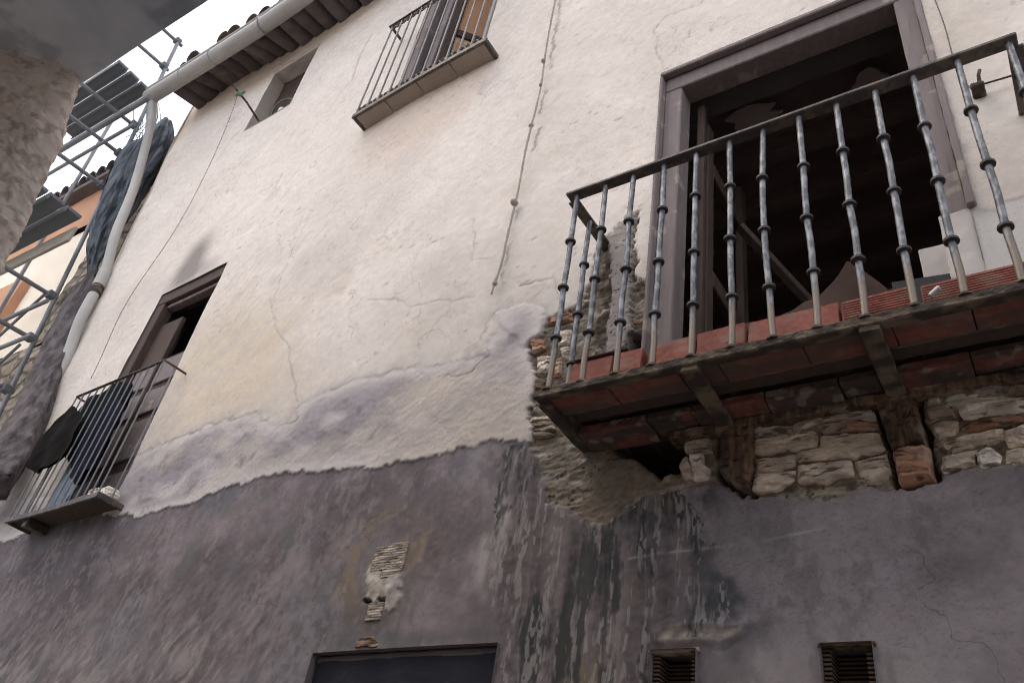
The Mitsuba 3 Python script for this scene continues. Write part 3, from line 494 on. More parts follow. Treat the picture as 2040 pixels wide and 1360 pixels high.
# stones, bricks and beam ends in the bare patch
STONES = [
('g',[(-0.784,3.251),(-0.673,3.246),(-0.677,3.216),(-0.711,3.204),(-0.78,3.212)]),
('p',[(-0.664,3.263),(-0.589,3.268),(-0.531,3.246),(-0.533,3.219),(-0.663,3.229)]),
('p',[(-0.518,3.253),(-0.423,3.256),(-0.412,3.22),(-0.415,3.197),(-0.519,3.213)]),
('g',[(-0.791,3.211),(-0.673,3.194),(-0.669,3.163),(-0.792,3.162)]),
('g',[(-0.666,3.226),(-0.462,3.201),(-0.406,3.192),(-0.405,3.154),(-0.585,3.179),(-0.661,3.17)]),
('r',[(-0.588,3.18),(-0.466,3.161),(-0.395,3.141),(-0.396,3.115),(-0.563,3.142)]),
('p',[(-0.798,3.154),(-0.597,3.16),(-0.583,3.14),(-0.591,3.092),(-0.716,3.091),(-0.802,3.097)]),
('p',[(-0.579,3.136),(-0.397,3.11),(-0.386,3.044),(-0.478,3.03),(-0.658,3.052),(-0.661,3.081),(-0.587,3.086)]),
('g',[(-0.799,3.088),(-0.667,3.077),(-0.666,3.034),(-0.74,3.023),(-0.804,3.03)]),
('p',[(-0.661,3.041),(-0.488,3.026),(-0.486,2.974),(-0.577,2.961),(-0.665,2.98)]),
('p',[(-0.481,3.022),(-0.387,3.033),(-0.379,2.957),(-0.403,2.935),(-0.45,2.947),(-0.477,2.972)]),
('p',[(-0.801,3.024),(-0.67,3.023),(-0.672,2.978),(-0.732,2.96),(-0.803,2.959)]),
('g',[(-1.075,3.271),(-0.968,3.237),(-0.945,3.138),(-1.048,3.156)]),
('w',[(-1.031,3.153),(-0.979,3.137),(-0.984,3.095),(-0.962,3.085),(-0.967,3.032),(-1.017,3.04)]),
('g',[(-1.042,3.136),(-1.023,3.083),(-1.023,3.047),(-1.057,3.052),(-1.065,3.121)]),
('p',[(-0.247,3.248),(-0.169,3.252),(-0.194,3.217),(-0.246,3.222)]),
('g',[(-0.247,3.216),(-0.204,3.213),(-0.211,3.18),(-0.242,3.183)]),
('w',[(-0.198,3.224),(-0.08,3.228),(-0.075,3.183),(0.014,3.163),(0.011,3.146),(-0.165,3.161),(-0.206,3.169)]),
('r',[(-0.259,3.162),(-0.175,3.157),(-0.171,3.125),(-0.256,3.118)]),
('w',[(-0.165,3.161),(0.011,3.149),(0.002,3.101),(-0.155,3.11),(-0.165,3.13)]),
('r',[(-0.166,3.094),(0.001,3.095),(-0.005,3.068),(-0.13,3.069),(-0.165,3.073)]),
('g',[(-0.252,3.112),(-0.213,3.122),(-0.169,3.107),(-0.189,3.063),(-0.241,3.056)]),
('p',[(-0.242,3.05),(-0.176,3.061),(-0.065,3.063),(-0.056,3.021),(-0.118,3.01),(-0.24,3.003)]),
('w',[(-0.143,2.992),(-0.105,3.007),(-0.081,2.975),(-0.091,2.944),(-0.143,2.941)]),
('p',[(-0.236,2.996),(-0.145,3.003),(-0.154,2.954),(-0.235,2.94),(-0.243,2.952)]),
('p',[(-0.064,3.045),(-0.006,3.062),(-0.019,2.992),(-0.061,2.994)]),
('p',[(-0.07,2.99),(-0.02,2.986),(-0.033,2.923),(-0.084,2.937)]),
('g',[(-0.13,3.291),(-0.075,3.287),(-0.077,3.246),(-0.132,3.253)]),
('g',[(-0.057,3.311),(0.044,3.317),(0.022,3.203),(-0.067,3.225)]),
('g',[(-0.29,3.338),(-0.133,3.305),(-0.143,3.269),(-0.286,3.294)]),
('r',[(-1.819,3.892),(-1.749,3.876),(-1.726,3.805),(-1.79,3.794)]),
('r',[(-1.676,3.729),(-1.637,3.722),(-1.626,3.635),(-1.668,3.642)]),
('b',[(-1.755,3.654),(-1.695,3.639),(-1.693,3.579),(-1.745,3.588)]),
('r',[(-1.724,3.979),(-1.612,3.982),(-1.6,3.934),(-1.732,3.944)]),
('g',[(-1.749,3.45),(-1.636,3.433),(-1.627,3.412),(-1.746,3.431)]),
('b',[(-1.741,3.423),(-1.629,3.407),(-1.623,3.384),(-1.738,3.404)]),
('b',[(-1.737,3.398),(-1.622,3.38),(-1.62,3.359),(-1.731,3.378)]),
('b',[(-1.731,3.375),(-1.619,3.355),(-1.622,3.336),(-1.721,3.352)]),
('p',[(-1.672,3.89),(-1.607,3.885),(-1.609,3.801),(-1.66,3.801)]),
('p',[(-1.768,3.781),(-1.695,3.768),(-1.694,3.672),(-1.751,3.666)]),
('g',[(-1.647,3.794),(-1.595,3.79),(-1.599,3.716),(-1.631,3.724)]),
('r',[(-1.302,3.864),(-1.24,3.852),(-1.237,3.797),(-1.295,3.807)]),
]
for i, (t, poly) in enumerate(STONES):
    u = {'p': .0, 'g': .2, 'r': .5, 'w': .68, 'b': .9}[t] + rng.uniform(0, .06)
    s = slab_poly(poly, .10, .004 - rng.uniform(0, .016), .0075, i, .12)
    add('brick' if t in 'rb' else 'stone', s, 'masonry', wall, smooth=False, uv=(u, rng.uniform()))
def rounded(poly, y0, y1, seed): return slab_poly(poly, y0, y1, .008, seed, .35, .010)
add('beam_end', rounded(BEAM, .15, -.028, 91), 'beam_wood', wall, smooth=True)
add('beam_end', rounded(BEAM2, .15, -.020, 92), 'beam_wood', wall, smooth=True)
add('brick', slab_poly(BEAMBRICK, .15, -.03, .008, 93, .25), 'masonry', wall, smooth=False, uv=(.52, .3))
add('brick', slab_poly(Z['redbrick'], .05, -.012, .004, 94, .3), 'masonry', wall, smooth=False, uv=(.92, .7))
for nm in ('hollow1', 'hollow2', 'hollow3'):
    xz = np.array(Z[nm]); x0, z0 = xz.min(0); x1, z1 = xz.max(0); ms = []
    for kz in np.arange(z0, z1, .011): ms.append(box(x0, x1, -.012, .02, kz, kz + .006, .001))
    add('brick', ms + [box(x0, x1, -.0105, .03, z0, z1, .002)], 'masonry', wall, uv=(.24 if nm != 'hollow2' else .36, .4))
# ---------------------------------------------------------------- house body behind the front
body = []
for x0, x1, y0, y1, z0, z1 in ((-7.0, 2.7, 3.9, 4.1, 0, 9.6), (2.6, 2.7, -.02, 3.9, 0, 9.6), (-7.05, -6.9, .32, 3.9, 0, 9.6)): body.append(box(x0, x1, y0, y1, z0, z1))
add('back_wall', body, 'reveal_plaster', house, front=False)
slope = math.tan(math.radians(20))
zg, yg = 9.17, -.45                                     # gutter
xx = np.linspace(-7.6, 2.8, 12)
Vr = np.array([[x, y + bend(x), 9.30 + (y + .40) * slope + dz] for dz in (0, .06) for x in xx for y in (-.40, 4.6)])
n_ = len(xx); Fr = np.vstack([grid(n_, 2), grid(n_, 2)[:, ::-1] + 2 * n_])
add('roof', trimesh.Trimesh(Vr, Fr, process=False), 'roof_tile', house, front=False, smooth=False, uv=(.5, .5))
def half_tile(r0, r1, L, convex_up=True, th=.013, n=9):
    a = np.linspace(0, np.pi, n); V = []
    for (r, y) in ((r0, 0), (r1, L), (r1 - th, L), (r0 - th, 0)):
        V.append(np.c_[np.cos(a) * r, np.full(n, y), np.sin(a) * r * (1 if convex_up else -1)])
    V = np.array(V); F = []
    for k in range(4):
        k2 = (k + 1) % 4
        for j in range(n - 1):
            a0, a1, b0, b1 = k * n + j, k * n + j + 1, k2 * n + j, k2 * n + j + 1
            F += [[a0, b0, b1], [a0, b1, a1]]
    F += [[0, n, 2 * n], [0, 2 * n, 3 * n], [n - 1, 3 * n - 1, 2 * n - 1], [n - 1, 4 * n - 1, 3 * n - 1]]
    return trimesh.Trimesh(V.reshape(-1, 3), F, process=False)
def place(m, loc, rx=0, rz=0):
    M = trimesh.transformations.euler_matrix(rx, 0, rz); M[:3, 3] = loc
    m = m.copy(); m.apply_transform(M); return m
roof_key = house + '__roof'
for i, x in enumerate(np.arange(-7.35, 1.5, .24)):
    if -7.0 < x < -6.75 or (x > -6.3 and x < -6.2): continue
    for row in range(2):
        x_ = x + rng.normal(0, .025); up = .05 * (x > -6.95) + rng.uniform(-.025, .03)
        m = place(half_tile(.105, .085, .44), (x_, -.50 + row * .36 + rng.normal(0, .02), 9.295 + up + row * .36 * slope), math.radians(20), rng.normal(0, .05))
        add('roof_tile', m, 'roof_tile', roof_key, smooth=40, uv=(rng.uniform(), rng.uniform()))
# eave: boards, and the course of hollow tiles that carries it
eave = group('eave', house)
def zw(x): return float(np.interp(x, [-7.6, -7.0, -6.2, -5.5, -4.8, 3], [9.40, 9.56, 9.53, 9.40, 9.33, 9.33]))
xb = np.linspace(-7.62, 2.6, 40)
Vb = np.array([[x, y + bend(x), z] for x in xb for y, z in ((.05, zw(x) + .09), (-.44, 9.27))])
add('eave_board', trimesh.Trimesh(Vb, grid(40, 2), process=False), 'eave_tile', eave, front=False, smooth=False, uv=(.2, .5))
for x in np.arange(-7.58, 1.4, .205):
    x_ = x + rng.normal(0, .015); z1 = zw(x_) + rng.uniform(-.05, .02); z0 = 9.255 + rng.uniform(-.015, .02)
    ang = math.atan2(z1 - z0, .44)
    m = place(half_tile(.085, .10, .50 + rng.uniform(-.03, .03), False), (x_, -.43, z0), ang, rng.normal(0, .04))
    add('eave_tile', m, 'eave_tile', eave, smooth=40, uv=(rng.uniform(), rng.uniform()))
# gutter and downpipe
gx = np.linspace(-7.93, 1.6, 50)
gut = group('gutter', house)
add('channel', tube([(x, yg, zg + .01 * math.sin(x * 2)) for x in gx], .088, 14), 'grey_pipe', gut)
add('rim', tube([(x, yg - .075, zg + .072 + .01 * math.sin(x * 2)) for x in gx], .016, 8), 'grey_pipe', gut)
for x in (-7.25, -6.72, -5.9, -5.0, -4.1, -3.2):
    a = np.linspace(0, 2 * np.pi, 15)
    add('bracket', tube([(x, yg + math.cos(t) * .092, zg + math.sin(t) * .092) for t in a], .006, 6), 'steel_tube', gut)
PIPE = [(-7.85, -0.146, 9.117), (-7.8, -0.037, 8.742), (-7.72, 0.056, 8.22), (-7.6, 0.116, 7.68), (-7.5, 0.131, 7.258), (-7.4, 0.147, 6.862), (-7.3, 0.197, 6.45), (-7.22, 0.189, 6.088), (-7.15, 0.187, 5.694), (-7.1, 0.226, 5.347), (-7.05, 0.209, 5.058), (-7.02, 0.186, 4.825)]
PIPE[0] = (-7.86, PIPE[0][1], 9.12); PIPE += [(-6.99, .17, 4.3), (-6.97, .17, 3.6)]
pp = spline(PIPE, 50); dp = group('downpipe', house)
add('pipe', tube(pp, .050, 14), 'grey_pipe', dp, front=False)
for k in (24, 37):
    add('collar', tube(pp[k:k + 3], .060, 14), 'grey_pipe', dp, front=False)
    add('strap', tube(pp[k + 2:k + 4] , .057, 14), 'rusty_iron', dp, front=False)

# ---------------------------------------------------------------- doors and the window
def rbox(*a, amp=.002, f=14, seed=1, edge=.08): return rough(box(*a, .006), amp, f, seed, edge=edge)
wd = tag(group('door', house), 'wide open balcony doorway with a mauve timber frame, dark room behind')
add('jamb', rbox(-1.219, -1.125, .012, .13, 3.30, 5.385), 'mauve_wood', wd, smooth=30)
add('jamb', rbox(-.088, -.003, .012, .13, 3.965, 5.385), 'mauve_wood', wd, smooth=30)
add('lintel', rbox(-1.219, -.003, .010, .135, 5.385, 5.497), 'mauve_wood', wd, smooth=30)
add('architrave', [rbox(-1.235, .012, -.034, .008, 5.488, 5.520, amp=.003, edge=.05)], 'mauve_wood', wd, smooth=30)
add('architrave', [rbox(-1.236, -1.218, -.032, .03, 3.62, 5.487, amp=.003, edge=.05)], 'mauve_wood', wd, smooth=30)
add('architrave', [rbox(-.006, .022, -.030, .03, 3.95, 5.487, amp=.005, edge=.05)], 'mauve_wood', wd, smooth=30)
add('inner_post', rbox(-1.10, -1.06, .16, .20, 3.30, 5.38), 'dark_wood', wd)
leaf = tag(group('leaf', wd), None)
add('leaf_stile', [rbox(-1.10, -1.06, .22, .30, 3.3, 5.3), rbox(-1.10, -1.06, .70, .78, 3.3, 5.3), rbox(-1.10, -1.06, .30, .70, 4.95, 5.05), rbox(-1.10, -1.06, .30, .70, 4.2, 4.3), rbox(-1.10, -1.06, .30, .70, 3.4, 3.5)], 'dark_wood', wd)
del labels[leaf]
add('brace', [bar((-1.0, .5, 4.75), (-.55, .95, 4.05), .05, .03), bar((-.95, .45, 3.75), (-.6, .8, 3.35), .06, .03)], 'dark_wood', wd)
add('broken_reveal', rbox(-.105, .006, -.004, .15, 3.40, 3.962, amp=.008, f=12, seed=6, edge=.04), 'white_block', wd, smooth=40)
add('broken_reveal', rbox(-.2, -.1, .14, .34, 3.42, 3.96, amp=.012, f=9, seed=4, edge=.06), 'white_block', wd, smooth=40)
room = group('balcony_room', house)
def shell(x0, x1, y0, y1, z0, z1):
    return [box(x0, x1, y1, y1 + .05, z0, z1), box(x0 - .05, x0, y0, y1 + .05, z0, z1), box(x1, x1 + .05, y0, y1 + .05, z0, z1), box(x0, x1, y0, y1, z0 - .05, z0), box(x0, x1, y0, y1, z1, z1 + .05)]
add('room_shell', shell(-2.2, 1.2, .35, 3.2, 3.22, 6.0), 'room_dark', room)
for k in range(6): add('ceiling_beam', rough(box(-2.1, 1.15, 1.0 + k * .40, 1.10 + k * .40, 5.86, 6.0), .006, 8, k, edge=.2), 'room_dark', room)
for c0, w, h, s in (((-.95, .68), .16, .08, 3), ((-.33, .73), .10, .065, 5)):
    a = np.linspace(0, 2 * np.pi, 15)[:-1]; rr = 1 + (meshkit.fbm(np.c_[np.cos(a) * 2, np.sin(a) * 2, a * 0 + s], 2, s) - .5) * 1.3
    P = Polygon([(c0[0] + math.cos(t) * w * r, c0[1] + math.sin(t) * h * r) for t, r in zip(a, rr)])
    m = trimesh.creation.extrude_polygon(P, .02, engine='earcut'); m.apply_translation((0, 0, 5.835))
    add('lime_patch', m, 'ceiling_lime', room)
# tall door on the left part of the front
td = tag(group('door', house), 'narrow tall balcony door with grey brown panels and an open top light')
add('lintel', rbox(-5.968, -5.062, -.005, .16, 5.60, 5.715), 'dark_wood', td)
add('lintel', rbox(-5.968, -5.062, .03, .10, 5.565, 5.60), 'mauve_wood', td)
add('jamb', rbox(-5.968, -5.86, .0, .10, 3.6, 5.60), 'dark_wood', td); add('jamb', rbox(-5.10, -5.062, .06, .16, 3.6, 5.55), 'dark_wood', td)
add('leaf', rbox(-5.86, -5.56, .06, .10, 3.6, 5.40), 'dark_wood', td)
add('leaf', rbox(-5.53, -5.10, .06, .10, 3.6, 4.95), 'dark_wood', td)
for x0, x1, y in ((-5.82, -5.57, .06), (-5.49, -5.14, .06)):
    for z0, z1 in ((3.74, 3.90), (4.0, 4.34), (4.40, 4.62), (4.68, 4.91)):
        add('panel', rbox(x0, x1, y - .018, y + .01, z0, z1), 'mauve_wood', td)
add('room_shell', shell(-6.6, -4.2, .33, 2.4, 3.52, 6.0), 'room_dark', group('tall_room', house))
# upper door
ud = tag(group('door', house), 'upper balcony door with mauve posts and one orange brown wooden leaf')
add('jamb', rbox(-3.595, -3.50, .0, .12, 6.64, 8.9), 'mauve_wood', ud); add('jamb', rbox(-2.765, -2.702, .0, .12, 6.64, 8.9), 'mauve_wood', ud)
add('inner_post', rbox(-3.44, -3.36, .06, .14, 6.64, 8.9), 'mauve_wood', ud)
def swung(m, ang=51):
    m = m.copy(); m.apply_transform(trimesh.transformations.rotation_matrix(math.radians(ang), (0, 0, 1), (-3.37, .12, 0))); return m
add('leaf', swung(rbox(-3.37, -2.60, .10, .13, 6.64, 8.9)), 'orange_wood', ud)
for x0, x1 in ((-3.37, -3.29), (-2.68, -2.60)): add('leaf_stile', swung(rbox(x0, x1, .078, .105, 6.64, 8.9)), 'dark_wood', ud)
for z in (6.66, 7.72): add('leaf_rail', swung(rbox(-3.29, -2.68, .08, .105, z, z + .09)), 'dark_wood', ud)
add('leaf_rail', swung(rbox(-3.29, -2.68, .092, .105, 7.36, 7.38)), 'dark_wood', ud)
add('room_shell', shell(-4.4, -1.9, .24, 2.4, 6.5, 9.2), 'room_dark', group('upper_room', house))
# small window under the eave
sw = tag(group('window', house), 'small deep window under the eave with dark boards and a wire loop')
for k in range(3): add('board', rbox(-6.095 + k * .232, -6.095 + k * .232 + .226, .14, .17, 8.02, 9.02), 'dark_wood', sw)
add('lintel', rbox(-6.12, -5.38, -.02, .14, 9.0, 9.06, amp=.006), 'reveal_plaster', sw)
a = np.linspace(0, 2 * np.pi, 24)
add('wire_loop', tube([(-5.78 + math.cos(t) * .15, .09 + .02 * math.sin(2 * t), 8.28 + math.sin(t) * .2) for t in a], .006, 6), 'cord_green', sw)
tag(add('tin_can', tube([(-5.66, .07, 8.04), (-5.66, .07, 8.06), (-5.66, .07, 8.17)], [.045, .05, .05], 12), 'white_plastic', front=True), 'small pale tin standing on the sill of the window under the eave', 'tin')
# street doorway hung with a dark sheet, and the two broken vents
sd = group('doorway', house)
add('lintel', rbox(-2.635, -1.725, .015, .14, 2.465, 2.495, amp=.004), 'reveal_dark', sd)
nu, nv = 70, 40
u, v = np.meshgrid(np.linspace(0, 1, nu), np.linspace(0, 1, nv), indexing='ij')
Vs = np.stack([-2.63 + u * .90, .045 + .018 * np.sin(u * 21 + v * 1.5) * v ** .6 + .02 * np.sin(u * 6.5 + v * 4) * v - .03 * (1 - v) ** 4, 2.474 - v * 1.5 - .018 * np.sin(u * np.pi * 3) ** 2 * (1 - v) * 0], -1).reshape(-1, 3)
tag(add('door_sheet', trimesh.Trimesh(Vs, grid(nu, nv), process=False), 'tarp_navy', smooth=True), 'dark navy sheet hanging across the street doorway at the bottom', 'sheet')
for nm in ('vent_a', 'vent_b'):
    x0, x1, z0, z1 = OPEN[nm]; vk = group('vent', house)
    tag(vk, 'broken open vent of ribbed hollow brick' )
    add('backing', box(x0, x1, .11, .13, z0, z1), 'void', vk)
    for z in np.arange(z0 + .01, z1 - .012, .0125):
        add('rib', [box(x0 + .002, x0 + .024, .012, .11, z, z + .007, .001), box(x1 - .022, x1 - .002, .012, .11, z, z + .007, .001), box(x0 + .024, x1 - .022, .085, .11, z, z + .007, .001)], 'hollow_brick', vk)
    add('mortar_edge', rbox(x0 - .01, x1 + .008, -.004, .04, z1 - .008, z1 + .004, amp=.004, f=30, edge=.015), 'masonry', vk, smooth=40, uv=(.9, .1))

# ---------------------------------------------------------------- the large balcony
bal = tag(group('balcony', house), 'large balcony with collared steel balusters over a decaying red tile floor')
bx0, bx1, bd = -1.465, .250, .35
def fbar(*a, s=0, amp=.005): return rough(box(*a, .004), amp, 16, s, edge=.03)
add('floor_frame', fbar(bx0 - .015, bx1 + .015, -bd - .018, -bd + .022, 3.246, 3.282, s=1), 'rusty_iron', bal, smooth=40)
add('floor_frame', fbar(bx0 - .018, bx0 + .030, -bd + .022, .02, 3.234, 3.306, s=2), 'rusty_iron', bal, smooth=40)
add('floor_frame', fbar(bx1 - .030, bx1 + .018, -bd + .022, .02, 3.234, 3.306, s=3), 'rusty_iron', bal, smooth=40)
cuts = [bx0 + .03, -1.20, -.94, -.80, -.53, -.27, -.06, .12, bx1 - .03]
for i in range(len(cuts) - 1):
    m = rough(box(cuts[i] + .0015, cuts[i + 1] - .0015, -bd + .024, -.215, 3.256 + rng.uniform(-.004, .004), 3.284, .002), .002, 20, i, edge=.04)
    add('floor_tile', m, 'floor_tile_red', bal, smooth=30, uv=(rng.uniform(0, .5), rng.uniform()))
cuts = [bx0 + .03, -1.15, -.98, -.72, -.48, -.36, -.10, bx1 - .03]
for i in range(len(cuts) - 1):
    m = rough(box(cuts[i] + .0015, cuts[i + 1] - .0015, -.112, .03, 3.236 + rng.uniform(-.008, .006), 3.27, .004), .005, 20, i + 20, edge=.04)
    add('floor_tile', m, 'old_tile', bal, smooth=30, uv=(rng.uniform(), rng.uniform()))
add('floor_board', fbar(bx0 + .028, bx1 - .028, -.214, -.110, 3.286, 3.305, s=5), 'dark_wood', bal, smooth=40)
add('iron_joist', fbar(bx0 + .028, bx1 - .028, -.222, -.214, 3.252, 3.296, s=6, amp=.002), 'dark_iron', bal)
add('floor_slab', fbar(bx0 + .01, bx1 - .01, -bd + .03, .05, 3.3055, 3.318, s=7, amp=.001), 'old_tile', bal, uv=(.8, .4))
for x in (-.885, -.325):
    m = rough(bar((x, -bd - .01, 3.238), (x, .03, 3.222), .058, .024), .005, 22, 8, edge=.03)
    add('iron_strap', m, 'rusty_iron', bal, smooth=40)
    add('strap_mortar', rough(box(x - .045, x + .045, -.03, .03, 3.20, 3.24, .01), .012, 18, 9, edge=.03), 'masonry', bal, smooth=40, uv=(.92, .3))
add('wall_plate', fbar(-1.10, .6, -.03, .05, 3.200, 3.234, s=11, amp=.010), 'beam_wood', bal, smooth=40)
add('hand_rail', rough(box(bx0 - .01, bx1 + .01, -bd - .027, -bd + .027, 4.318, 4.334, .003), .001, 6, 3, edge=.1), 'dark_iron', bal)
for x, w in ((bx0, .0), (bx1, .0)):
    add('side_rail', bar((x, -bd + .027, 4.326), (x, .03, 4.338), .05, .014), 'dark_iron', bal)
def baluster(x, y, z0, z1, r=.0125, seed=0, bow=0.0):
    rs = np.random.default_rng(seed); k = np.array([3.512, 3.775, 4.045]) + rs.normal(0, .008, 3)
    zz = np.concatenate([[z0], k - .13, k, [z1]]); zz.sort()
    px = x + np.concatenate([[0], rs.normal(0, .0018, len(zz) - 2), [0]]) + bow * np.sin((zz - z0) / (z1 - z0) * np.pi)
    path = np.c_[px, y + np.concatenate([[0], rs.normal(0, .002, len(zz) - 2), [0]]), zz]
    return path, k
def bal_add(x, y, seed, bow=0.):
    path, k = baluster(x, y, 3.28, 4.318, seed=seed, bow=bow)
    key = add('baluster', tube(path, .0116, 8), 'baluster_metal', bal, smooth=50)
    for z in k:
        c = np.array([np.interp(z, path[:, 2], path[:, 0]), y, z])
        add('collar', tube([c + (0, 0, -.009), c + (0, 0, -.006), c + (0, 0, .003), c + (0, 0, .009)], [.015, .0225, .0225, .015], 12), 'collar_metal', bal, smooth=50)
    add('baluster_foot', rough(tube([(x, y, 3.276), (x, y, 3.284), (x, y, 3.292)], [.026, .024, .015], 9), .003, 40, seed), 'rusty_iron', bal, smooth=50)
for i, x in enumerate([-1.43, -1.29, -1.158, -1.02, -.88, -.742, -.607, -.47, -.332, -.196, -.066, .076, .232]):
    bal_add(x, -bd, 30 + i, -.014 if i == 6 else 0)
for x in (-1.452, .246): bal_add(x, -.19, 50 + int(x > 0))
# loose bricks set on edge along the balcony, and the rubbish behind them
lab = ['short chipped red brick at the left end of the balcony row, under a thin lath', 'small square red brick just right of the lath on the large balcony', 'plain smooth red brick third from the left along the balcony edge', 'long smooth red brick near the middle of the balcony edge', 'plain red brick left of the ribbed ones on the balcony', 'orange ribbed hollow brick beside the bent brown sheet', 'long ribbed hollow brick at the far right end of the balcony']
bricks = [(-1.372, -1.205, .0, 0), (-1.185, -1.085, .0, 0), (-1.058, -.885, 0, 0), (-.878, -.712, 0, 0), (-.704, -.415, 0, 0), (-.405, -.195, 0, 1), (-.178, .16, .0, 1)]
for i, (x0, x1, dz, rib) in enumerate(bricks):
    y0, h = -.312 + rng.uniform(-.006, .006), .098 - .012 * rib
    ms = [rough(box(x0, x1, y0, y0 + .045, 3.318, 3.318 + h, .003), .0015, 30, i, edge=.05)]
    if rib:
        for z in np.arange(3.324, 3.318 + h - .008, .0105): ms.append(box(x0 + .004, x1 - .004, y0 - .003, y0 + .004, z, z + .006, .0012))
    m = trimesh.util.concatenate(ms)
    c = np.array([(x0 + x1) / 2, y0, 3.318]); M = trimesh.transformations.rotation_matrix(rng.normal(0, .008) + .035 * (i == 6) * 0, (0, 1, 0), c); m.apply_transform(M)
    m.apply_transform(trimesh.transformations.rotation_matrix(-.12 + rng.normal(0, .02), (1, 0, 0), c)); m.apply_translation((0, 0, .003))
    tag(add('loose_brick', m, 'red_brick', smooth=30, uv=(rng.uniform(.5, 1) if not rib else .95, rng.uniform())), lab[i], 'brick', 'bricks standing along the balcony edge')
tag(add('lath', bar((-1.36, -.30, 3.424), (-1.15, -.285, 3.436), .03, .008), 'dark_wood'), 'thin wooden lath lying on the red bricks at the balcony corner', 'lath')
nu, nv = 40, 12; u, v = np.meshgrid(np.linspace(0, 1, nu), np.linspace(0, 1, nv), indexing='ij')
top = np.interp(u, [0, .13, .38, .56, .69, .80, .90, 1], [3.535, 3.55, 3.575, 3.598, 3.635, 3.685, 3.60, 3.50]) + .004 * np.sin(u * 40)
Vc = np.stack([-.84 + u * .56 + .02 * (1 - v), -.17 + .05 * np.sin(u * 4.2) * v - .05 * (1 - v) + .008 * np.sin(u * 17 + v * 3), 3.33 + (top - 3.33) * v], -1).reshape(-1, 3)
sheet = trimesh.Trimesh(np.vstack([Vc, Vc + (0, .006, 0)]), np.vstack([grid(nu, nv), grid(nu, nv)[:, ::-1] + nu * nv]), process=False)
tag(add('bent_sheet', sheet, 'card_brown', smooth=True), 'curled brown sheet leaning behind the balusters of the large balcony', 'sheet')
tag(add('scrap_batten', bar((-.50, -.16, 3.475), (-.27, -.12, 3.545), .05, .02), 'dark_wood'), 'narrow batten lying behind the ribbed brick on the balcony', 'batten')
tag(add('black_bucket', trimesh.creation.extrude_polygon(Polygon([(-.27, 3.34), (-.16, 3.34), (-.10, 3.545), (-.27, 3.565)]), .10, engine='earcut').apply_transform(np.array([[1, 0, 0, 0], [0, 0, 1, -.16], [0, 1, 0, 0], [0, 0, 0, 1.]])), 'black_plastic', smooth=False), 'black plastic box behind the ribbed bricks of the balcony', 'box')
tag(add('plastic_scrap', rough(bar((-.155, -.335, 3.325), (-.125, -.34, 3.345), .02, .012), .002, 50, 2), 'white_plastic'), 'scrap of white plastic lying on the edge of the balcony', 'scrap')

# ---------------------------------------------------------------- the upper balcony
ub = tag(group('balcony', house), 'upper balcony with thin iron bars and small scrolls')
ux0, ux1, ud_ = -3.82, -2.53, .15
add('floor_frame', fbar(ux0 - .012, ux1 + .012, -ud_ - .012, -ud_ + .008, 6.578, 6.622, s=31, amp=.001), 'dark_iron', ub)
for x in (ux0, ux1): add('floor_frame', fbar(x - .012, x + .012, -ud_ + .008, .02, 6.58, 6.62, s=32, amp=.001), 'dark_iron', ub)
cuts = np.linspace(ux0 + .012, ux1 - .012, 5)
for i in range(4): add('floor_tile', rough(box(cuts[i] + .006, cuts[i + 1] - .006, -ud_ + .010, .02, 6.585, 6.612, .003), .002, 12, i, edge=.05), 'brown_slab', ub)
add('hand_rail', [bar((ux0 - .02, -ud_ - .004, 7.835), (ux1 + .02, -ud_ - .004, 7.825), .032, .012)], 'dark_iron', ub)
for x in (ux0, ux1): add('side_rail', bar((x, -ud_ + .012, 7.83), (x, .03, 7.83), .025, .012), 'dark_iron', ub)
ubx = np.linspace(ux0 + .015, ux1 - .02, 12)
for x in ubx: add('baluster', tube([(x, -ud_, 6.60), (x, -ud_, 7.2), (x, -ud_, 7.83)], .0085 if x < -2.6 else .014, 7), 'galv_thin', ub)
def scroll(x, z, s, r=.029):
    t = np.linspace(0, 2 * np.pi * 1.25, 16); rr = r * (1 - .45 * t / t[-1])
    return tube(np.c_[x + s * np.cos(t) * rr, np.full(16, -ud_), z + np.sin(t) * rr], .0075, 6)
for i in range(11):
    xm = (ubx[i] + ubx[i + 1]) / 2
    for s in (-1, 1):
        add('scroll', scroll(xm + s * .026, 6.65, s), 'dark_iron', ub)
        add('scroll', scroll(xm + s * .026, 7.785, -s), 'dark_iron', ub)

# ---------------------------------------------------------------- the low balcony on the left with the washing
lbk = tag(group('balcony', house), 'low narrow balcony of thin plain bars hung with dark clothes')
lx0, lx1, ld = -6.05, -4.89, .19
add('floor_slab', fbar(lx0 + .02, lx1 - .02, -ld + .02, .04, 3.535, 3.56, s=41, amp=.006), 'dark_wood', lbk)
add('floor_frame', fbar(lx0 - .01, lx1 + .01, -ld - .010, -ld + .012, 3.512, 3.552, s=42, amp=.001), 'dark_iron', lbk)
for x in (lx0, lx1): add('floor_frame', fbar(x - .01, x + .01, -ld + .012, .03, 3.512, 3.552, s=43, amp=.001), 'dark_iron', lbk)
add('bracket', fbar(lx0 + .2, lx0 + .26, -ld + .02, .04, 3.47, 3.53, s=44), 'dark_iron', lbk)
add('hand_rail', bar((lx0, -ld, 4.565), (lx1 + .005, -ld, 4.565), .022, .010), 'dark_iron', lbk)
for x in (lx0, lx1): add('side_rail', bar((x, -ld + .01, 4.565), (x, .03, 4.575), .018, .012), 'dark_iron', lbk)
for x in np.linspace(lx0 + .005, lx1 - .005, 13): add('baluster', tube([(x, -ld, 3.55), (x + rng.normal(0, .002), -ld, 4.05), (x, -ld, 4.56)], .006, 6), 'galv_thin', lbk)
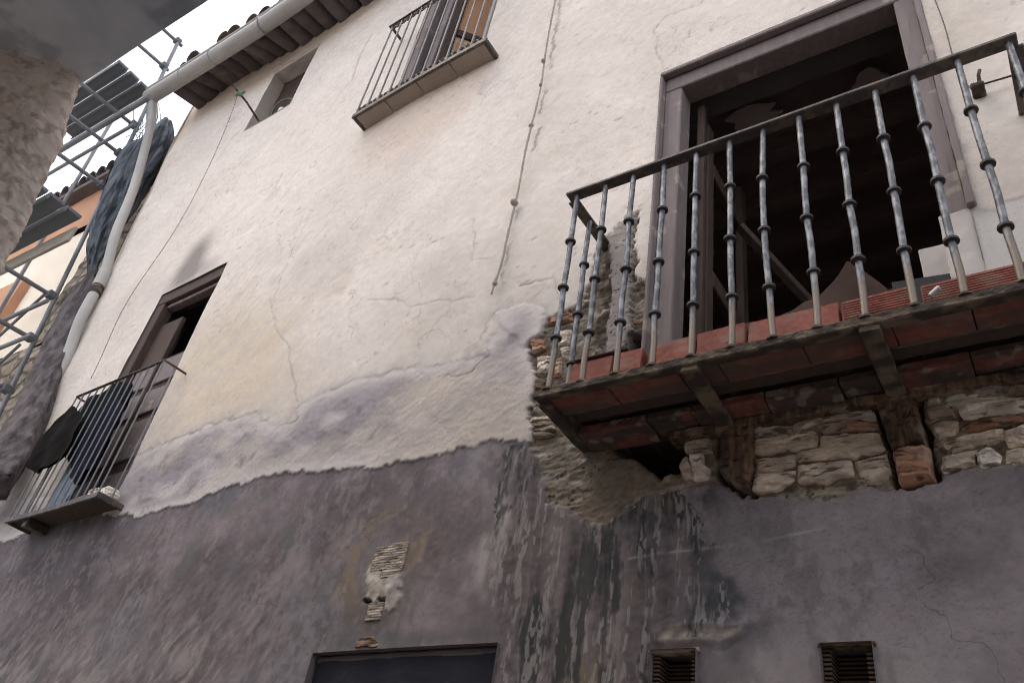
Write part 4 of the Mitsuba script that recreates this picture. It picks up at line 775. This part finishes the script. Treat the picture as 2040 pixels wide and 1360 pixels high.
for x in (lx0, lx1): add('baluster', tube([(x, -.10, 3.55), (x, -.10, 4.05), (x, -.10, 4.565)], .006, 6), 'galv_thin', lbk)
def garment(poly, y, folds, amp, seed, th=.02, step=.02):
    P = Polygon(poly).buffer(.012).buffer(-.0); x0, z0, x1, z1 = P.bounds
    gx_, gz_ = np.arange(x0, x1 + step, step), np.arange(z0, z1 + step, step)
    A, B = np.meshgrid(gx_, gz_, indexing='ij'); m = shapely.contains_xy(P, A, B)
    # pull the border points of the grid onto the outline so that it has no stair steps
    bnd = ndimage.binary_dilation(m, iterations=1) & ~m
    pts = shapely.points(A[bnd], B[bnd]); pr_ = shapely.get_coordinates(shapely.shortest_line(pts, P.exterior)).reshape(-1, 2, 2)[:, 1]
    A, B = A.copy(), B.copy(); A[bnd], B[bnd] = pr_[:, 0], pr_[:, 1]; m = m | bnd
    hang = np.clip((z1 - B) / (z1 - z0), 0, 1)
    fold = np.sin(A * folds + 2.5 * meshkit.fbm(np.stack([A * 4, A * 0 + seed, B * 2], -1), 3, seed) + B * 3) * amp * (.35 + hang) + (meshkit.fbm(np.stack([A * 9, A * 0 + seed, B * 6], -1), 3, seed + 1) - .5) * amp * 2
    f = grid(len(gx_), len(gz_)); f = f[m.ravel()[f].all(1)]
    V0 = np.c_[A.ravel(), (y + fold).ravel(), B.ravel()]; V1 = V0 + (0, th, 0); n = len(V0)
    mesh = trimesh.Trimesh(np.vstack([V0, V1]), np.vstack([f[:, ::-1], f + n]), process=False); mesh.remove_unreferenced_vertices(); return mesh
tag(add('black_jacket', garment([(-6.03, 4.50), (-5.97, 4.575), (-5.85, 4.56), (-5.72, 4.60), (-5.55, 4.59), (-5.40, 4.565), (-5.30, 4.45), (-5.27, 4.1), (-5.29, 3.84), (-5.38, 3.82), (-5.48, 3.87), (-5.62, 3.90), (-5.76, 4.0), (-5.92, 4.10), (-6.08, 4.28)], -ld + .05, 22, .022, 3), 'cloth_black', smooth=True), 'greenish black jacket spread over the rail of the low balcony', 'jacket')
tag(add('navy_trousers', garment([(-5.62, 4.36), (-5.40, 4.42), (-5.26, 4.30), (-5.24, 3.82), (-5.38, 3.72), (-5.47, 3.80), (-5.58, 3.94)], -ld + .022, 36, .012, 5), 'cloth_navy', smooth=True), 'dark navy trousers hanging inside the bars of the low balcony', 'trousers')
tag(add('brown_shirt', garment([(-6.20, 4.08), (-6.08, 4.36), (-5.96, 4.44), (-5.74, 4.30), (-5.66, 4.06), (-5.80, 3.90), (-5.98, 3.90), (-6.16, 3.97)], -ld - .03, 24, .014, 7), 'cloth_brown', smooth=True), 'dark brown garment hanging over the left corner of the low balcony', 'shirt')
tag(add('blue_towel', garment([(-5.80, 4.0), (-5.66, 4.02), (-5.54, 3.99), (-5.50, 3.86), (-5.54, 3.66), (-5.70, 3.62), (-5.79, 3.66)], -.09, 40, .010, 9), 'cloth_blue', smooth=True), 'pale blue towel behind the bars below the dark clothes', 'towel')
for i, (x, w, h) in enumerate(((-5.27, .10, .07), (-5.15, .12, .10), (-5.01, .12, .085), (-4.945, .05, .05))):
    tag(add('loose_stone', rough(box(x - w / 2, x + w / 2, -.13, -.03, 3.56, 3.56 + h, .012), .008, 18, i + 70, edge=.03), 'masonry', smooth=40, uv=(.66, rng.uniform())), ['small pale stone next to the towel on the low balcony', 'largest pale stone on the floor of the low balcony', 'pale stone block below the door panels at the low balcony', 'smallest stone at the right end of the low balcony floor'][i], 'stone', 'stones on the low balcony floor')

# ---------------------------------------------------------------- cables, rod, brackets on the front
CABLE = [(-2.076, 7.17), (-2.069, 6.966), (-2.061, 6.587), (-2.047, 6.16), (-2.039, 5.856), (-2.038, 5.682), (-2.034, 5.494), (-2.036, 5.331), (-2.042, 5.16), (-2.041, 4.992), (-2.04, 4.852), (-2.042, 4.698), (-2.047, 4.535), (-2.049, 4.377), (-2.061, 4.262), (-2.062, 4.203)]
cb = [(x + .004 * math.sin(z * 9), -.046 - .006 * math.sin(z * 5), z) for x, z in CABLE]; cb = spline(cb, 120)
wc = tag(group('wall_cable'), 'old knotted cable running down the cream wall between two balconies', 'cable')
add('cord', rough(tube(cb, .0062, 8), .0035, 34, 3), 'cable_grey', wc, smooth=50)
for z, r in ((6.90, .018), (6.16, .022), (5.50, .022), (4.85, .030), (4.27, .022), (5.90, .014), (5.28, .013)):
    c = np.array([np.interp(z, cb[::-1, 2], cb[::-1, 0]), -.05, z])
    add('clip', rough(trimesh.creation.icosphere(2, r * .72).apply_translation(c), .008, 30, int(z * 10)), 'cable_grey', wc, smooth=True)
wr = [(x, -.045, z) for x, z in Z['wire']]
tag(add('thin_wire', tube(spline(wr, 60), .003, 5), 'wire_dark'), 'thin dark wire crossing the cream wall beside the tall door', 'wire')
tag(add('thin_wire', tube(spline([(.06, -.045, 5.6), (.07, -.045, 5.26), (.08, -.045, 4.91), (.085, -.045, 4.63), (.11, -.04, 4.52)], 30), .003, 5), 'wire_dark'), 'thin wire hanging beside the wide doorway to an iron hook', 'wire')
hk = tag(group('wall_hook'), 'small rusty iron hook fixed beside the wide doorway', 'hook')
add('bracket', rough(box(.105, .15, -.075, .0, 4.50, 4.525, .005), .004, 40, 1, edge=.02), 'rusty_iron', hk); add('pin', [tube([(.135, -.06, 4.52), (.14, -.075, 4.56), (.148, -.07, 4.59)], .007, 7), tube([(.15, -.06, 4.515), (.25, -.05, 4.52), (.4, -.03, 4.52)], .004, 6)], 'rusty_iron', hk)
rd = tag(group('clothes_rod'), 'iron rod with a pale green rag knotted on it, sticking out by the window', 'rod')
add('bar', tube([(-5.955, .02, 8.12), (-5.93, -.2, 8.16), (-5.95, -.42, 8.21)], .011, 7), 'rusty_iron', rd)
add('rag', [rough(trimesh.creation.icosphere(2, .035).apply_translation((-5.94, -.30, 8.185)), .03, 16, 4), bar((-5.98, -.31, 8.16), (-5.90, -.28, 8.22), .03, .02)], 'green_knot', rd, smooth=True)

# ---------------------------------------------------------------- scaffold and nets at the far end
sc = tag(group('scaffold'), 'steel tube scaffold with decks standing in the gap beyond the cream house', 'scaffold')
def st(a, b, r=.024): return tube(np.linspace(a, b, 4), r, 9)
for a, b in (((-8.4, -.137, 10.75), (-8.4, .44, 5.0)), ((-9.9, .12, 10.6), (-9.8, .42, 4.6)), ((-8.4, -1.30, 10.9), (-8.4, -1.20, 3.0)), ((-9.9, -1.3, 10.9), (-9.9, -1.2, 3.0))): add('standard', st(a, b), 'steel_tube', sc, front=False)
for z, y in ((10.75, -.12), (10.23, -.09), (9.12, -.0), (8.63, .04), (8.10, .08), (6.54, .26), (6.0, .31), (5.40, .38)):
    add('transom', st((-8.43, -1.35, z - .12), (-8.43, y + .06, z + .015)), 'steel_tube', sc, front=False)
    add('coupler', rough(box(-8.46, -8.37, y - .06, y + .02, z - .04, z + .045, .01), .006, 30, int(z * 9), edge=.04), 'deck_steel', sc, front=False)
for y, z, x0, x1, r in ((-.30, 8.78, -10.0, -7.5, .036), (-.20, 8.545, -9.9, -7.75, .022), (.05, 6.11, -9.9, -7.8, .022), (.1, 5.72, -9.9, -7.8, .022)):
    add('ledger', st((x0, y, z), (x1, y, z), r), 'steel_tube', sc, front=False)
add('brace', st((-8.45, .20, 6.55), (-9.8, .2, 5.4), .016), 'steel_tube', sc, front=False)
add('brace', st((-8.45, .26, 5.9), (-9.8, .3, 4.9), .016), 'steel_tube', sc, front=False)
for k in range(3): add('deck', [box(-9.6, -7.98, -.66 + k * .16, -.52 + k * .16, 9.3, 9.34), box(-9.6, -7.98, -.66 + k * .16, -.645 + k * .16, 9.26, 9.3), box(-9.6, -7.98, -.535 + k * .16, -.52 + k * .16, 9.26, 9.3)], 'deck_steel', sc, front=False)
for k in range(3): add('deck', [box(-9.9, -7.9, -.66 + k * .2, -.48 + k * .2, 7.18, 7.22), box(-9.9, -7.9, -.66 + k * .2, -.64 + k * .2, 7.13, 7.18)], 'deck_steel', sc, front=False)
add('plank', rough(box(-9.6, -7.97, -.06, -.025, 6.92, 7.12, .004), .004, 9, 3, edge=.2), 'pale_plank', sc, front=False)
def bundle(P, n, amp, seed, fold=7):
    pts = spline([p for p, r in P], n); rad = np.interp(np.linspace(0, 1, n), np.linspace(0, 1, len(P)), [r for p, r in P])
    m = tube(pts, rad, 36); c = np.repeat(pts, 36, axis=0); v = np.array(m.vertices); k = len(c)
    ang = np.tile(np.arange(36) / 36 * 2 * np.pi, n); t = np.repeat(np.linspace(0, 1, n), 36)
    w = meshkit.fbm(np.stack([np.cos(ang) * 1.6, np.sin(ang) * 1.6, t * 3 + seed], -1), 3, seed) - .5
    s = 1 + amp * (.45 * np.cos(ang * fold + 9 * w + t * 4) + .3 * np.cos(ang * 13 + 14 * w - t * 3) + 2.6 * w)
    v[:k] = c + (v[:k] - c) * s[:, None]; v[:k, 1] = c[:, 1] + (v[:k, 1] - c[:, 1]) * .7
    return trimesh.Trimesh(v, m.faces, process=False)
NET1= [((-8.2, 0.2, 9.344), 0.063), ((-8.2, 0.233, 8.94), 0.222), ((-8.2, 0.213, 8.453), 0.275), ((-8.2, 0.238, 8.099), 0.281), ((-8.2, 0.267, 7.672), 0.251), ((-8.2, 0.309, 7.312), 0.201), ((-8.2, 0.375, 7.016), 0.121), ((-8.2, 0.395, 6.906), 0.033)]
NET2= [((-8.0, 0.352, 6.849), 0.043), ((-7.85, 0.32, 6.576), 0.125), ((-7.68, 0.296, 6.226), 0.181), ((-7.5, 0.27, 5.798), 0.207), ((-7.3, 0.222, 5.352), 0.192), ((-7.08, 0.179, 4.939), 0.174), ((-6.88, 0.137, 4.563), 0.165), ((-6.72, 0.073, 4.212), 0.181), ((-6.55, -0.025, 3.827), 0.203)]
tag(add('debris_net', bundle(NET1, 60, .30, 5), 'net_dark', front=False, smooth=True), 'dark blue grey net gathered on the scaffold beside the downpipe', 'net')
tag(add('rolled_tarp', bundle(NET2, 60, .20, 8), 'net_mauve', front=False, smooth=True), 'long mauve grey rolled tarpaulin hanging beside the lower downpipe', 'tarpaulin')
cords = [tube(spline([(-8.38 + rng.normal(0, .03), -.05 + rng.normal(0, .05), 9.75), (-8.36 + rng.normal(0, .05), .05 + rng.normal(0, .1), 9.35), (-8.35 + rng.normal(0, .06), .2 + rng.normal(0, .12), 8.9)], 12), .005, 5) for _ in range(14)]
tag(add('net_cord', cords, 'cord_green', front=False), 'pale green cords tying up the dark net near the gutter end', 'cord')

# ---------------------------------------------------------------- the neighbouring house beyond the gap
nb = tag(group('neighbour_house'), 'older house beyond the scaffold with rubble stone wall and orange rendered eave', 'house')
def sheetwall(x0, x1, z0, z1, y, amp, f, seed, step=.05):
    gx_, gz_ = np.arange(x0, x1 + step, step), np.arange(z0, z1 + step, step); A, B = np.meshgrid(gx_, gz_, indexing='ij')
    d = (meshkit.fbm(np.stack([A * f, A * 0, B * f], -1), 3, seed) - .5) * 2 * amp
    return trimesh.Trimesh(np.stack([A, y - d, B], -1).reshape(-1, 3), grid(len(gx_), len(gz_))[:, ::-1], process=False)
add('stone_wall', sheetwall(-14, -6.9, 0, 6.3, .60, .06, 3.5, 1), 'rubble_stone', nb, front=False, smooth=True)
add('stone_wall', sheetwall(-9.25, -6.9, 6.35, 9.45, .60, .06, 3.5, 2), 'rubble_stone', nb, front=False, smooth=True)
add('rendered_wall', sheetwall(-14, -9.3, 6.35, 8.45, .62, .01, 2, 3, .1), 'pale_render', nb, front=False, smooth=True)
add('eave_band', sheetwall(-14, -9.3, 8.5, 9.30, .58, .03, 2, 4, .1), 'orange_render', nb, front=False, smooth=True)
add('orange_pier', box(-11.4, -10.45, .50, .64, 6.4, 7.75), 'orange_render', nb, front=False)
nroof = group('roof', nb)
for x in np.arange(-13.9, -9.2, .22):
    add('roof_tile', place(half_tile(.10, .085, .5), (x, .40, 9.42 + rng.uniform(-.01, .02)), math.radians(18)), 'eave_tile', nroof, front=False, smooth=40, uv=(.9, rng.uniform()))
add('roof_deck', [box(-14, -9.25, .42, 3.5, 9.32, 9.41)], 'eave_tile', nroof, front=False, uv=(.6, .5))
add('coping', rough(box(-9.28, -6.9, .50, .85, 9.45, 9.54, .01), .03, 5, 3, edge=.1), 'masonry', nb, front=False, smooth=40, uv=(.5, .3))
add('side_wall', [box(-14, -6.95, 3.4, 3.5, 0, 9.3), box(-14.1, -14, .6, 3.5, 0, 9.3)], 'rubble_stone', nb, front=False)

# ---------------------------------------------------------------- the house on the near side of the alley: stuccoed corner, low eave
oh = tag(group('facing_house'), 'rough stuccoed house corner close by under a low grey eave', 'house')
plan = np.array([(-6.5, -1.90), (-3.2, -1.875), (-2.78, -1.865), (-2.70, -1.868), (-2.675, -1.90), (-2.70, -1.96), (-2.78, -2.03), (-2.92, -2.14), (-3.15, -2.42), (-3.3, -2.75), (-3.3, -3.25), (-3.2, -3.8), (-1.5, -4.0), (9, -4.0)]); TOP = 4.9
seg = np.concatenate([[0], np.cumsum(np.linalg.norm(np.diff(plan, axis=0), axis=1))])
tt = np.concatenate([np.linspace(0, seg[2], 30)[:-1], np.linspace(seg[2], seg[9], 150), np.linspace(seg[9], seg[-1], 60)[1:]])
px_, py_ = np.interp(tt, seg, plan[:, 0]), np.interp(tt, seg, plan[:, 1])
px_ = ndimage.gaussian_filter1d(px_, 1.5); py_ = ndimage.gaussian_filter1d(py_, 1.5)
zz_ = np.concatenate([np.linspace(0, 2.4, 12), np.arange(2.42, 4.02, .012)])
tx, ty = np.gradient(px_), np.gradient(py_); L_ = np.hypot(tx, ty); nx_, ny_ = -ty / L_, tx / L_          # left of travel = outwards
A, B = np.meshgrid(np.arange(len(tt)), zz_, indexing='ij')
P0 = np.stack([px_[A], py_[A], B], -1)
near_corner = np.exp(-((tt - seg[4]) / .5) ** 2)[A]
flare = np.interp(B, [0, 3.05, 3.3, 3.5, 4.0], [.19, .175, .145, .105, 0]) * near_corner
rel = (meshkit.fbm(P0 * 13, 4, 5) - .5) * .045 + (meshkit.fbm(P0 * 42, 3, 6) - .5) * .018 + (meshkit.fbm(P0 * 3, 2, 7) - .5) * .05
off = rel * .9
P1 = P0 + np.stack([nx_[A] * off, ny_[A] * off + flare, 0 * B], -1)
add('stucco_wall', trimesh.Trimesh(P1.reshape(-1, 3), grid(len(tt), len(zz_)), process=False), 'stucco', oh, front=False, smooth=True)
add('soffit', rough(box(-6.5, -1.45, -3.9, -1.862, 4.0, 4.10, .004), .004, 5, 3, edge=.12), 'soffit_board', oh, front=False)
Vr = np.array([(-6.5, -1.86, 4.10), (-1.45, -1.86, 4.10), (-1.45, -6, 4.9), (-6.5, -6, 4.9)])
add('roof', trimesh.Trimesh(Vr, [[0, 1, 2], [0, 2, 3]], process=False), 'roof_tile', oh, front=False, smooth=False, uv=(.5, .5))
add('back_wall', [box(-6.5, 9, -6.1, -6.0, 0, 4.9), box(9, 9.1, -6, -4.0, 0, 4.9), box(-1.5, 9, -4.08, -3.97, 3.99, TOP)], 'stucco', oh, front=False)  # last box: unseen upper wall behind the camera, raised to dim the lower facade

# ---------------------------------------------------------------- the ground
gp = np.arange(-60, 60.1, 2.0); A, B = np.meshgrid(gp, gp, indexing='ij')
tag(add('pavement', trimesh.Trimesh(np.stack([A, B, 0 * A], -1).reshape(-1, 3), grid(len(gp), len(gp)), process=False), 'cobble_grey', front=False, smooth=True), 'grey paved lane between the houses', None, None, 'structure')
